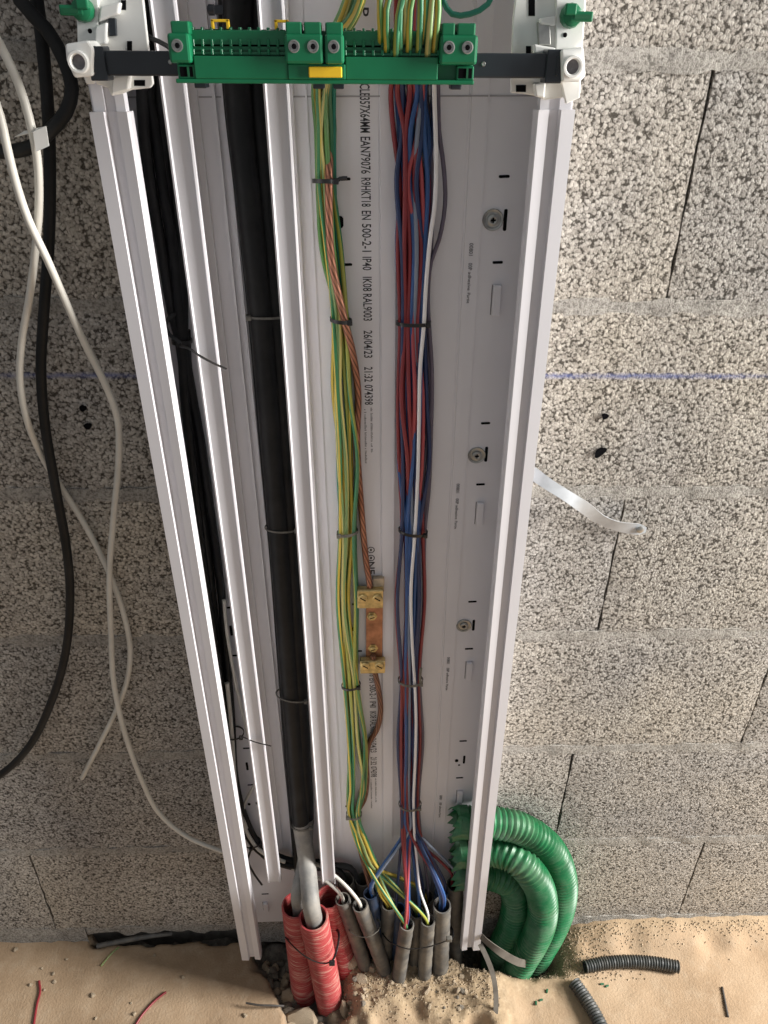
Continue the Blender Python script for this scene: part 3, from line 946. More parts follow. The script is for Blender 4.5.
SL = [4, 9, 12, -6, 10, 3, -2, 8, 4, 14]
for i, ((s0, lay), mat) in enumerate(zip(pe_slots, pe_mats)):
    r_ = .0022
    pts = []
    # terminal entry -> loop above -> behind the block -> down the bundle -> conduit
    tp, tq = TERM[i]
    e = at(tp, tq, -.108)
    ox = (i - 4.5) / 4.5
    pts += [e + Vector((0, .008, -.006)), e, e + Vector((.001 * ox, -.004, .020)), at(tp - 1 + SL[i] * .7, 2, -.112) + Vector((0, 0, .010)),
            at(tp - 3 + SL[i], -20, -.108) + Vector((0, 0, .03 + .004 * lay)), at((tp + 372) / 2 - 4, -40, -.085) + Vector((0, 0, .045 + .005 * lay)), at(372 + 6 * ox, -20, -.052 - .006 * lay) + Vector((0, 0, .03)),
            at(350 + 9 * ox, 12, -.034 - .004 * lay), at(333 + 9 * s0, 45, -.022 - .004 * lay)]
    ss = s0; ll = lay
    for (y, cx, hwp) in PE_C:
        if y in TIES_PE:
            q = ss; dep = -.0065 - .0036 * ll; jit = 0
            if y in (320, 685):
                ss = max(-1, min(1, ss + rw.uniform(-.75, .75))); ll = (ll + rw.choice((0, 1, 1))) % 3
                q = ss; dep = -.0065 - .0036 * ll
        else:
            jit = rw.uniform(-.42, .42); q = ss + jit; dep = -.0075 - .0042 * ll + rw.uniform(-.001, .001)
        pts.append(at(cx + hwp * q * .86, y, dep))
    key = PE_END[i]
    mp, dd = MOUTH[key]
    last = pts[-1]
    off = Vector((rw.uniform(-.0045, .0045), rw.uniform(-.003, .003), 0))
    pts.append(at(360 + 4 * s0 + 2 * (i % 3), 842, -.022 - .003 * lay))
    pts.append(at(371 + 3 * s0 + 3 * (i % 3), 868, -.034 - .003 * lay))
    entry = mp - dd * .022 + off + Vector((-.012, 0, .004))
    pts += [pts[-1].lerp(entry, .55) + Vector((-.003, 0, .004)), entry, mp + dd * .004 + off, mp + dd * .04 + off]
    cable('earth_wire', pts, r_, mat, f'green and yellow earth wire, {ORDP[i]} from the left where they enter the terminals', 'wire', 'earth wires of the tied bundle', sides=8, step=.007)
# teal single wire on the right edge of the upper bundle, and the one arching at the top right
cable('earth_wire', [at(352, 5, -.04), at(336, 60, -.02), at(334, 95, -.010), at(334, 140, -.009), at(334.5, 181, -.009), at(336, 230, -.009), at(343, 290, -.009), at(347, 318, -.009), at(343, 350, -.007), at(339, 400, -.006), at(338, 470, -.006), at(341, 525, -.006)],
      .0018, 'teal_wire', 'plain teal green wire along the right edge of the upper earth bundle', 'wire', sides=8)
cable('earth_wire', [at(440, -30, -.05), at(443, 0, -.05), at(452, 14, -.05), at(470, 14, -.05), at(488, 4, -.05), at(500, -25, -.05)], .0020, 'teal_wire', 'teal green wire arching above the right end of the terminal block', 'wire', sides=8)
# bare copper conductor in two lengths
cable('copper_conductor', [at(345, 10, -.03), at(332, 60, -.012), at(330, 110, -.0065), at(329.5, 145, -.008), at(329, 182, -.0175), at(329, 215, -.018), at(332, 262, -.018), at(344, 318, -.0185), at(353, 355, -.014), at(358, 395, -.009), at(357, 440, -.008), at(361, 505, -.008), at(366, 560, -.009), at(370.5, 592, -.011), at(371, 603, -.012)],
      .0034, 'bare_copper', 'twisted bare bright copper conductor leading down to the brass link', 'conductor', sides=14, step=.004)
cable('copper_conductor', [at(373, 655, -.012), at(375, 672, -.011), at(379, 692, -.010), at(380.5, 712, -.009), at(377, 729, -.008), at(369, 743, -.007), at(366.5, 760, -.006), at(367, 780, -.0055), at(364, 800, -.0055), at(356, 815, -.0055), at(358, 840, -.010), at(365, 868, -.03), at(372, 893, -.05)],
      .0035, 'brown_copper', 'brown tarnished copper conductor bending down from the brass link', 'conductor', sides=14, step=.004)

# ---- brass link
lk = empty('earth_link', at(372, 632, PLT))
tag(lk, 'copper earth link bar with two brass screw clamps mounted on the base plate', 'connector')
lo_ = lk.location


def lbox(x0, x1, y0, y1, Y0, Y1, name, mat, parent=lk, bevel=.0008):
    a = at(x0, y0, (Y0 + Y1) / 2); b_ = at(x1, y1, (Y0 + Y1) / 2)
    return MB().b(a.x - lo_.x, b_.x - lo_.x, Y0 - lo_.y, Y1 - lo_.y, b_.z - lo_.z, a.z - lo_.z).build(name, mat, parent, bevel=bevel)


lbox(366, 382, 596, 664, PLT, -.0075, 'copper_bar', 'copper_bar')
lbox(373, 384, 577, 590, PLT, -.010, 'insulating_foot', 'stone')
for (x0, x1, y0, y1, sx, sy) in ((357, 383, 588, 606, (363, 377.5), 598), (360, 385, 659, 671, (365.5, 379.5), 665.5)):
    cl = lbox(x0, x1, y0, y1, -.0075, -.017, 'clamp', 'brass', bevel=.0015)
    for xx in sx:
        p = at(xx, sy, -.017) - lo_
        s_ = MB().lathe([(.0058, -.001), (.0058, .0016), (.0050, .0026), (.0020, .0029), (0, .0029)], p, (0, -1, 0), 8).build('screw', 'brass', cl, False)
        MB().box(p + Vector((0, -.0030, 0)), (.0072, .0004, .0012), Matrix.Rotation(.6, 3, 'Y')).build('screw_slot', 'void', s_)
for sx, sy in ((372, 616), (373, 648)):
    p = at(sx, sy, -.0075) - lo_
    s_ = MB().lathe([(.0062, 0), (.0062, .0010), (.0044, .0012), (.0044, .0034), (.0030, .0040), (0, .0040)], p, (0, -1, 0), 6).build('bar_screw', 'brass', lk)
    MB().box(p + Vector((0, -.0041, 0)), (.006, .0004, .001), Matrix.Rotation(-.4, 3, 'Y')).build('screw_slot', 'void', s_)

# ---- phase and neutral bundle
PH_C = [(-60, 418, 22), (0, 416, 21), (60, 415, 21), (90, 415, 20), (130, 415, 20), (180, 414, 20), (250, 415, 18), (323, 413.5, 14.5), (400, 414, 16), (460, 412.5, 16), (531, 413, 12), (600, 411.5, 13.5), (680, 410.5, 10), (740, 410, 10.5), (804, 410, 9.3)]
TIES_PH = [323, 531, 680, 804]
PH = [  # slot at the top, layer, material, end, label
    (-1.0, 1, 'red_wire', 'g4'), (-.78, 2, 'navy_wire', 'b2'), (-.58, 1, 'red_wire', 'g4'), (-.42, 2, 'red_wire', 'd3'), (-.25, 1, 'blue_wire', 'g4'), (-.05, 2, 'pink_wire', 'g4'),
    (.12, 0, 'navy_wire', 'd3'), (.22, 2, 'red_wire', 'g7'), (.40, 1, 'blue_wire', 'g7'), (.55, 0, 'red_wire', 'b3'), (.62, 2, 'blue_wire', 'g7'), (.80, 1, 'navy_wire', 'b3'),
    (-.9, 0, 'blue_wire', 'b1'), (-.5, 0, 'red_wire', 'd4'), (-.1, 0, 'blue_wire', 'g5'), (.95, 0, 'violet_wire', 'b3'), (.3, 0, 'greyblue_wire', 'd4'), (.1, 2, 'greyblue_wire', 'b1'), (.85, 0, 'violet_wire', 'd3'),
    (-.66, 2, 'red_wire', 'b3'), (-.15, 2, 'blue_wire', 'g4'), (.33, 2, 'pink_wire', 'g7'), (.47, 2, 'navy_wire', 'g7'), (-.35, 1, 'blue_wire', 'b3'), (.02, 1, 'red_wire', 'g7')]
ORD = ['first', 'second', 'third', 'fourth', 'fifth', 'sixth', 'seventh', 'eighth', 'ninth', 'tenth']
LABS = {'red_wire': ('dark red', 'dark red wires of the bundle'), 'navy_wire': ('navy blue', 'navy wires of the bundle'),
        'blue_wire': ('bright blue', 'bright blue wires of the bundle'),
        'pink_wire': ('pinkish red', 'pinkish red wires of the bundle'),
        'greyblue_wire': ('grey blue', 'grey blue wires of the bundle'), 'violet_wire': ('violet grey', 'violet grey wires of the bundle')}
for i, (s0, lay, mat, key) in enumerate(PH):
    pts = []; ss = s0; ll = lay
    for (y, cx, hwp) in PH_C:
        if y < 80:
            q = s0; dep = -.020 - .0042 * lay if y > 20 else -.024 - .0042 * lay
        elif y in TIES_PH:
            if y == 531 and mat != 'pink_wire':
                ss = max(-1, min(1, ss + rw.uniform(-.4, .4))); ll = (ll + rw.choice((0, 0, 1))) % 3
            if mat == 'pink_wire' and y == 531: ll = 1
            if mat == 'blue_wire' and y >= 531: ll = 2
            if mat == 'red_wire' and y == 531: ll = min(ll, 1)
            if mat == 'red_wire' and y >= 680 and i % 2 == 0: ll = 2
            if mat == 'blue_wire' and y >= 680 and i % 2 == 0: ll = 1
            q = ss; dep = -.0062 - .0038 * ll
        else:
            q = ss + rw.uniform(-.34, .34); dep = -.0078 - .0042 * ll + rw.uniform(-.002, .002)
        pts.append(at(cx + hwp * q * .92, y, dep))
    mp, dd = MOUTH[key]
    off = Vector((rw.uniform(-.005, .005), rw.uniform(-.004, .004), 0))
    tgt = mp - dd * .020 + off
    a0 = pts[-1]
    ctr = at(411 + 9 * ss, 828, -.014 - .004 * ll)
    m1 = ctr.lerp(tgt, .30) + Vector((0, 0, -.004)); m2 = ctr.lerp(tgt, .68) + Vector((0, 0, .003))
    pts += [ctr, m1, m2, tgt, mp + dd * .003 + off, mp + dd * .04 + off]
    lab, grp = LABS[mat]
    rank = sorted([p_[0] for p_ in PH if p_[2] == mat]).index(s0)
    lab = f'{lab} wire, {ORD[rank]} from the left among those of its colour below the terminal block'
    cable('insulated_wire', pts, .0021, mat, lab, 'wire', grp, sides=8, step=.007)
# white wire on the front of the bundle
mp, dd = MOUTH['g6']
pts = [at(437, -60, -.034), at(436, 0, -.034), at(434, 60, -.030), at(434.5, 100, -.021), at(436, 150, -.020), at(435, 200, -.021), at(430, 240, -.022), at(426, 285, -.021), at(424, 323, -.0205), at(420, 370, -.020), at(419, 420, -.020), at(418, 470, -.020),
       at(415, 531, -.0195), at(411, 590, -.020), at(412, 640, -.020), at(414.5, 680, -.0195), at(416, 720, -.020), at(415, 765, -.020), at(413.5, 804, -.0195), at(414.5, 835, -.026), at(417, 862, -.04), at(420, 890, -.06), mp - dd * .012, mp + dd * .004, mp + dd * .04]
cable('insulated_wire', pts, .00185, 'white_wire', 'single white insulated wire running down the front of the red and blue bundle', 'wire', sides=10, step=.006)
# loose violet grey wire bulging to the right under the terminal block
cable('insulated_wire', [at(437, 40, -.03), at(438, 90, -.018), at(439, 130, -.015), at(444, 170, -.013), at(445, 205, -.012), at(439, 240, -.011), at(431, 262, -.011), at(428, 300, -.011), at(429, 323, -.011), at(432, 370, -.010), at(431, 440, -.009), at(429, 490, -.008), at(425, 531, -.008), at(424, 600, -.008)],
      .0019, 'violet_wire', 'loose violet grey wire bulging out right of the bundle below the terminal block', 'wire', sides=8)

# two white wires crossing into the left grey conduits
for key, st, lab in (('g1', [(292, 868, -.02), (312, 876, -.035), (327, 882, -.052)], 'short white wire dipping into the leftmost grey conduit'),
                     ('g2', [(300, 858, -.018), (324, 868, -.038), (345, 885, -.060)], 'short white wire dipping into the slanting grey conduit')):
    mp, dd = MOUTH[key]
    cable('insulated_wire', px_path(st) + [mp - dd * .010, mp + dd * .006, mp + dd * .03], .0026, 'white_cable', lab, 'wire', sides=8)

# ---- thick black power cables
mp1, d1 = MOUTH['r1']; mp2, d2 = MOUTH['r2']
cA = px_path([(236, -60, -.020), (238, 0, -.020), (239, 90, -.017), (250, 200, -.017), (262, 316, -.0165), (273, 450, -.0165), (279, 527, -.0165), (291, 695, -.0165), (296, 760, -.017), (301, 822, -.020)])
cB = px_path([(258, -60, -.0135), (259, 0, -.0135), (260, 90, -.0135), (268, 200, -.0135), (277, 316, -.0135), (286, 450, -.0135), (291, 527, -.0135), (300, 695, -.0135), (304, 760, -.0135), (307, 822, -.0135)])


def dusty(name, top, tail, r, lab):
    sp1 = spline(top + tail, .008)
    o = empty(name, sp1[-1]); tag(o, lab, 'cable', 'thick power cables')
    zc = at(301, 824, -.020).z
    hi = [p for p in sp1 if p.z >= zc]; lo2 = [p for p in sp1 if p.z <= zc + .009]
    b0 = o.location
    MB().tube([p - b0 for p in hi], r, 14).build('sheath', 'black_pvc', o, True, 60)
    b1_ = MB().tube([p - b0 for p in lo2], r * 1.02, 14).build('dusty_end', 'grey_cable', o, True, 60)
    b1_['label'] = 'grey dusty lower end of the cable'
    return o


dusty('power_cable', cA, [at(307, 862, -.045), mp2 - d2 * .030 + Vector((0, 0, 0)), mp2 + d2 * .01, mp2 + d2 * .05], .0118, 'thick black power cable ending dusty grey in the frontmost red conduit')
dusty('power_cable', cB, [at(304, 862, -.035), mp1 - d1 * .030 + Vector((.004, 0, 0)), mp1 + d1 * .01 + Vector((.004, 0, 0)), mp1 + d1 * .05], .0095, 'thick black power cable ending dusty grey in the left red conduit')
cable('power_cable', px_path([(228, -60, -.012), (227, 0, -.012), (231, 90, -.0105), (243, 200, -.0105), (255, 316, -.0105), (266, 450, -.0105), (273, 527, -.0105), (285, 695, -.0105), (291, 780, -.0105), (297, 850, -.018), (300, 880, -.03)]), .0068, 'black_pvc',
      'thinner black cable on the left edge of the middle channel', 'cable', 'thick power cables', sides=12)

# ---- thin cables of the left channel
LC = [
    ([(138, -60, -.025), (140, 0, -.025), (143, 111, -.022), (147, 160, -.020), (153, 200, -.018), (162, 250, -.016), (172, 310, -.016), (180, 342, -.018), (187, 400, -.014), (196, 470, -.012), (208, 560, -.012), (217, 640, -.012), (227, 720, -.012), (235, 780, -.013), (246, 828, -.014), (268, 858, -.016), (300, 868, -.018), (350, 868, -.018), (358, 882, -.024)], .0048, 'dark_sheath', 'dark grey sheathed cable on the left side of the left channel'),
    ([(150, -60, -.020), (148, 0, -.020), (150, 96, -.018), (157, 142, -.018), (163, 189, -.018), (171, 236, -.018), (178, 300, -.019), (182, 342, -.019), (185, 400, -.020), (192, 460, -.021), (203, 560, -.022), (212, 620, -.022), (222, 690, -.022), (229, 730, -.020), (233, 780, -.019), (241, 818, -.019), (258, 850, -.020), (285, 864, -.022), (340, 872, -.024), (347, 890, -.032)], .0046, 'black_pvc', 'black cable in front on the left channel curving right at the bottom'),
    ([(158, -60, -.012), (157, 0, -.012), (159, 96, -.010), (165, 160, -.010), (171, 215, -.010), (178, 290, -.011), (183, 342, -.012), (193, 400, -.010), (203, 460, -.009), (214, 540, -.009), (222, 600, -.010), (226, 660, -.011), (229, 720, -.011)], .0046, 'dark_sheath', 'dark grey cable at the back of the left channel'),
    ([(163, -60, -.012), (164, 20, -.012), (167, 111, -.010), (175, 190, -.010), (179, 250, -.012), (183, 300, -.016), (184, 342, -.017), (191, 390, -.014), (202, 450, -.013), (213, 530, -.013), (221, 590, -.014), (225, 640, -.014), (227, 690, -.014)], .0046, 'black_pvc', 'black cable on the right side of the left channel'),
    ([(186, 330, -.010), (188, 370, -.010), (199, 430, -.016), (209, 500, -.017), (219, 570, -.017), (224, 620, -.018), (228, 668, -.018), (232, 720, -.016), (236, 780, -.016), (245, 816, -.016), (262, 846, -.017), (290, 860, -.018), (330, 862, -.02)], .0042, 'black_pvc', 'slim black cable of the left channel emerging below the long-tailed tie')]
for pts, r_, mat, lab in LC:
    cable('sheathed_cable', px_path(pts), r_, mat, lab, 'cable', 'cables of the left channel')
for pts, r_, lab in (([(224, 600, -.024), (227, 632, -.025), (233, 669, -.024), (240, 703, -.020), (247, 730, -.016), (256, 760, -.012)], .0021, 'thin white cable slanting right behind the first divider'),
                     ([(227, 683, -.025), (230, 712, -.025), (232, 735, -.024), (234, 768, -.023), (239, 809, -.023), (250, 838, -.023), (263, 853, -.023), (285, 862, -.024)], .0026, 'thin white cable running beside the black cables at the foot of the left channel'),
                     ([(258, 778, -.012), (252, 789, -.013), (245, 803, -.015), (243.5, 815, -.018), (247, 828, -.020)], .0020, 'short white wire branching off low in the left channel')):
    cable('insulated_wire', px_path(pts), r_, 'white_cable', lab, 'wire', sides=8)

# ---- loose cables hanging left of the trunking
YL = -.030
cable('loose_cable', px_path([(10, -45, -.05), (20, 0, -.05), (47, 30, -.05), (64, 60, -.05), (72, 88, -.05), (66, 112, -.05), (50, 131, -.052), (33, 146, -.054), (15, 151, -.055), (-30, 150, -.055)]), .0052, 'black_pvc', 'black cable looping back to the left under the white sticker', 'cable', sides=12)
cable('loose_cable', px_path([(30, -45, -.032), (37, 0, -.032), (43, 50, -.032), (48, 110, -.030), (50, 170, -.028), (49, 240, -.026), (44, 310, -.024), (41, 370, -.022), (45, 425, -.020), (56, 490, -.018), (66, 545, -.016), (70, 590, -.014), (66, 650, -.013), (52, 700, -.013), (28, 748, -.013), (0, 775, -.013), (-40, 795, -.013)]), .0048, 'black_pvc', 'long black cable hanging down the left of the wall and leaving at the left edge', 'cable', sides=12)
cable('loose_cable', px_path([(-14, 20, -.058), (0, 45, -.058), (14, 73, -.060), (25, 103, -.061), (32, 130, -.062), (37, 156, -.060), (39, 200, -.056), (36, 245, -.050), (29, 300, -.042), (22, 340, -.036), (20, 380, -.032), (27, 420, -.028), (45, 462, -.012), (63, 490, -.0065), (85, 525, -.0065), (107, 568, -.0065), (122, 608, -.0065), (130, 647, -.0065), (128, 676, -.0065), (118, 706, -.007), (100, 743, -.008), (82, 778, -.009)]), .0032, 'white_cable', 'white cable passing under the white sticker and ending loose on the wall', 'cable', sides=10)
cable('loose_cable', px_path([(-16, 70, -.066), (0, 116, -.066), (9, 156, -.066), (18, 190, -.064), (28, 219, -.062), (47, 259, -.058), (66, 302, -.052), (84, 342, -.046), (105, 384, -.040), (117, 416, -.036), (119, 451, -.032), (113.5, 518, -.026), (109.5, 574, -.020), (111, 634, -.016), (114, 684, -.016), (124, 730, -.018), (143, 783, -.020), (159, 813, -.022), (186, 836, -.026), (221, 851, -.032), (240, 858, -.03)]), .0032, 'white_cable', 'long white cable curving in behind the foot of the left lip', 'cable', sides=10)
# white sticker folded round the cables
st = empty('cable_sticker', at(38, 140, -.062))
tag(st, 'white paper sticker wrapped around the black and white cables at the left edge', 'sticker')
a = [at(33, 132, -.066), at(46, 126, -.066), at(49, 146, -.066), at(36, 152, -.066)]
o0 = st.location; mb = MB()
front = [p - o0 for p in a]
mb.add(front + [p + Vector((0, .0006, 0)) for p in front], [(3, 2, 1, 0), (4, 5, 6, 7), (0, 1, 5, 4), (1, 2, 6, 5), (2, 3, 7, 6), (3, 0, 4, 7)])
mb.build('front_flap', 'nylon_white', st)
b0 = [at(33, 132, -.066), at(46, 126, -.066), at(24, 131, -.058), at(14, 137, -.058)]
b0 = [p - o0 for p in b0]
MB().add(b0 + [p + Vector((0, .0006, -.0004)) for p in b0], [(0, 3, 2, 1), (4, 5, 6, 7), (0, 1, 5, 4), (1, 2, 6, 5), (2, 3, 7, 6), (3, 0, 4, 7)]).build('top_flap', 'nylon_white', st)

cable('jumper_wire', px_path([(144, 33, -.058), (151, 38, -.062), (160, 42, -.066), (170, 48, -.080)]), .0016, 'black_pvc', 'short black wire between the left bracket and the terminal block', 'wire', sides=8)
ck_ = empty('cable_clip', at(221, 10, -.020)); tag(ck_, 'small black clip at the top edge left of the thick black cables', 'clip')
MB().b(-.005, .006, -.004, .004, -.003, .003).build('body', 'bar_dark', ck_, bevel=.0008)
MB().lathe([(.0036, 0), (.0036, .004), (.0024, .005)], (-.005, 0, .0), (-1, 0, 0), 12).build('nose', 'bar_dark', ck_, True, 40)

# ------------------------------------------------------------------ cable ties


def tie(px, py, half_px, Yc, b_, label, mat='tie_black', head=1, tail=None, tilt=0.0, group='cable ties', hw_=.0017):
    c_ = at(px, py, Yc); e = at(px + half_px, py, Yc)
    a = (e - c_).length + .0006
    o = empty('cable_tie', c_); tag(o, label, 'cable tie', group)
    n = 24; mb = MB(); vs_ = []
    for r_ in (0, .0009):
        for zz in (-hw_, hw_):
            for k in range(n):
                t_ = 2 * math.pi * k / n
                x = (a + r_) * math.cos(t_); y = (b_ + r_) * math.sin(t_)
                vs_.append((x, y, zz + tilt * x - .12 * (y)))
    fs = []
    for k in range(n):
        k2 = (k + 1) % n
        fs += [(2 * n + k, 2 * n + k2, 3 * n + k2, 3 * n + k), (k, n + k, n + k2, k2), (n + k, 3 * n + k, 3 * n + k2, n + k2), (k, k2, 2 * n + k2, 2 * n + k)]
    mb.add(vs_, fs); mb.build('strap', mat, o, True, 40)
    t_ = -math.pi / 2 + head * .85
    hx, hy = (a + .0015) * math.cos(t_), (b_ + .0015) * math.sin(t_)
    MB().box((hx, hy, tilt * hx - .12 * hy), (.0048, .0042, .0046)).build('head', mat, o, bevel=.0006)
    if tail:
        tp = [Vector((hx, hy, tilt * hx))] + [at(*q) - c_ for q in tail]
        MB().tube(spline(tp, .004), .0017, 6, flat=.45).build('tail', mat, o, True, 60)
    return o


tie(325.5, 181, 11.5, -.0125, .0115, 'top black cable tie around the earth wires, with a stub pointing right', tail=[(340, 178.5, -.022), (347, 178, -.020)])
tie(341, 320, 9.5, -.0135, .0125, 'second black cable tie down the earth wire bundle', tilt=-.10)
tie(347.5, 532, 9.5, -.010, .0095, 'dusty black cable tie around the earth wires above the brass link', 'tie_dusty', head=-1, tilt=.15)
tie(351, 685, 8.5, -.010, .0095, 'black cable tie around the earth wires just below the brass link', head=1, tilt=.12)
tie(354, 814, 7.0, -.010, .0095, 'lowest pale tie around the earth wires', 'tie_dusty', head=-1)
tie(413.5, 323, 16, -.0115, .0125, 'top black tie around the red and blue wire bundle', head=1)
tie(413, 531, 13.5, -.0115, .0120, 'second tie down the red and blue wire bundle', 'tie_black', head=1, tilt=-.12)
tie(410.5, 680, 11.5, -.0115, .0120, 'third tie down the red and blue bundle, beside the lower brass clamp', 'tie_dusty', head=1, tail=[(420, 676, -.026), (421, 668, -.028)])
tie(410, 804, 10.5, -.0115, .0120, 'lowest tie around the red and blue wires, dusty pale', 'tie_dusty', head=1)
tie(266, 316, 19, -.0160, .0130, 'top tie around the thick black cables in the middle channel', 'tie_dusty', head=-1, hw_=.001)
tie(283, 527, 17, -.0160, .0130, 'second tie around the thick black cables', 'tie_dusty', head=1, hw_=.001)
tie(293, 695, 16, -.0160, .0130, 'third tie around the thick black cables', 'tie_dusty', head=1, tilt=-.2, hw_=.001)
tie(302, 822, 11.0, -.0175, .0150, 'lowest tie around the dusty ends of the thick black cables', 'tie_dusty', head=1, hw_=.0016)
tie(182, 341, 8.5, -.0150, .0120, 'black tie in the left channel with a long tail over the divider', head=0, tail=[(190, 349, -.050), (200, 356, -.058), (213, 363, -.058), (226.5, 369, -.056)])
cable('tie_offcut', px_path([(176, 314, -.022), (168, 319, -.026), (166, 327, -.028), (170, 335, -.030), (180, 342, -.030)]), .0019, 'tie_black', 'looped black tie end curling left of the long-tailed tie', 'cable tie', sides=6, flat=.5)
tie(234, 733, 9, -.0165, .012, 'black tie low in the left channel with a thin tail over the divider', head=1, tail=[(243, 737, -.044), (255, 742, -.056), (271, 746, -.056)], hw_=.001)
tie(252, 842, 8, -.0175, .010, 'small black tie around the cables at the foot of the left channel', head=0, tail=[(248, 860, -.03), (253, 872, -.024), (262, 885, -.016)], hw_=.001)
# ties round the conduits
tr_ = cable('cable_tie', px_path([(286, 938, -.080), (293, 946, -.098), (306, 957, -.118), (320, 963, -.121), (331, 962, -.118), (336, 952, -.102), (339, 936, -.084), (334, 928, -.062), (310, 925, -.046), (290, 930, -.055), (286, 938, -.080)]), .0019, 'tie_black', 'black tie binding the red conduits together', 'cable tie', 'cable ties', sides=8, flat=.5)
MB().box(at(332, 963, -.122), (.008, .006, .006)).build('head', 'tie_black', tr_, bevel=.001)
tg_ = cable('cable_tie', px_path([(383, 934, -.060), (390, 942, -.082), (408, 949, -.098), (428, 947, -.094), (446, 941, -.088), (453, 936, -.070), (450, 925, -.050), (425, 918, -.038), (395, 920, -.038), (383, 934, -.060)]), .0016, 'tie_black', 'black tie binding the upright grey conduits together', 'cable tie', 'cable ties', sides=8, flat=.5)
MB().box(at(449, 939, -.090), (.008, .006, .008)).build('head', 'tie_dusty', tg_, bevel=.001)
cable('cable_tie', px_path([(347, 928, -.066), (356, 936, -.084), (368, 937, -.088), (378, 931, -.082), (380, 922, -.064), (365, 915, -.045), (347, 928, -.066)]), .0014, 'tie_dusty', 'dusty tie binding the two slanting grey conduits', 'cable tie', 'cable ties', sides=8, flat=.5)

# ------------------------------------------------------------------ green corrugated conduits
K = 4.518


def gpix(lst, Y): return [at(430 + a / K, 780 + b_ / K, (Y if not hasattr(Y, '__len__') else Y[i])) for i, (a, b_) in enumerate(lst)]


GREEN = [
    ([(130, 190), (210, 190), (300, 195), (385, 210), (465, 248), (520, 290), (560, 340), (588, 405), (600, 480), (585, 590), (545, 690), (505, 760)], -.026, 'outermost green corrugated conduit arching from the trunking to the floor'),
    ([(135, 325), (200, 318), (275, 318), (350, 335), (410, 372), (462, 430), (495, 490), (510, 570), (498, 660), (460, 745), (420, 810)], -.058, 'middle green corrugated conduit, nearest the viewer'),
    ([(130, 425), (200, 420), (258, 425), (320, 440), (368, 472), (388, 530), (385, 590), (362, 680), (330, 745)], -.027, 'innermost green corrugated conduit with the tightest bend')]
for lst, Y, lab in GREEN:
    if Y == -.058: Ys = [-.027, -.027, -.030, -.040, -.050] + [-.056] * (len(lst) - 5)
    else: Ys = [Y] * len(lst)
    pts = gpix(lst, Ys)
    d = (pts[-1] - pts[-2]).normalized(); pts += [pts[-1] + d * .03, pts[-1] + d * .06]
    sp_ = spline(pts, .0012)
    o = hollow('green_conduit', pts, .0208, .002, 'green_conduit', ribs=.0017, pitch=.0072, sides=28, step=.0012)
    tag(o, lab, 'conduit', 'green corrugated conduits')
    # frayed cut end inside the trunking: jagged strips of the torn sleeve
    rt = random.Random(int(lst[0][1])); d0 = (pts[0] - pts[1]).normalized(); e1 = d0.cross(Vector((0, 0, 1))).normalized(); e2 = d0.cross(e1)
    vs_ = []; nk = 30
    for k in range(nk):
        a_ = 2 * math.pi * k / nk; dv_ = e1 * math.cos(a_) + e2 * math.sin(a_)
        ln = rt.uniform(.002, .016); fl = rt.uniform(-.004, .004)
        q0 = pts[0] - d0 * .012 + dv_ * .0228; q1 = pts[0] + dv_ * (.0225 + fl * .4); q2 = pts[0] + d0 * ln + dv_ * (.021 + fl) + Vector((0, 0, -ln * .5))
        if q2.y > -.005: q2.y = -.005
        vs_ += [q0, q1, q2]
    MB().add(vs_, [(3 * k + j, 3 * ((k + 1) % nk) + j, 3 * ((k + 1) % nk) + j + 1, 3 * k + j + 1) for k in range(nk) for j in range(2)]).build('torn_end', 'green_conduit', o)
# ------------------------------------------------------------------ straps and floor offcuts
sp_ = px_path([(531, 472, -.004), (548, 484, -.014), (570, 498, -.020), (585, 508, -.016), (600, 519, -.010), (617, 526, -.008), (636, 529, -.007), (646, 530, -.006)])
sp_ = spline(sp_, .004); n = len(sp_); vs_ = []; fs = []
hwid = .0068
for i, p in enumerate(sp_):
    tdir = (sp_[min(i + 1, n - 1)] - sp_[max(i - 1, 0)]).normalized()
    ang = .15 + .55 * math.sin(i / n * 7.0)
    nv = Vector((0, -1, 0)); side = tdir.cross(nv).normalized(); wv = side * math.cos(ang) + nv * math.sin(ang) * .7
    k = 1.0 if i < n - 3 else (.9, .72, .45)[i - n + 3]
    th = tdir.cross(wv).normalized() * .0005
    for q in (-1, 1):
        vs_ += [p + wv * hwid * q * k - th, p + wv * hwid * q * k + th]
for i in range(n - 1):
    a = 4 * i; b_ = a + 4
    fs += [(a, b_, b_ + 2, a + 2), (a + 1, a + 3, b_ + 3, b_ + 1), (a, a + 1, b_ + 1, b_), (a + 2, b_ + 2, b_ + 3, a + 3)]
stp = empty('metal_strap', sp_[0]); tag(stp, 'bent shiny metal fixing strap nailed to the wall right of the trunking', 'strap')
MB().add([v - sp_[0] for v in vs_], fs).build('band', 'zinc_strap', stp, True, 50)
nail = at(640, 529.5, -.0085) - sp_[0]
MB().lathe([(.0042, 0), (.0040, .0014), (.0022, .0022), (0, .0022)], nail, (0, -1, 0), 14).build('nail_head', 'steel', stp, True, 40)


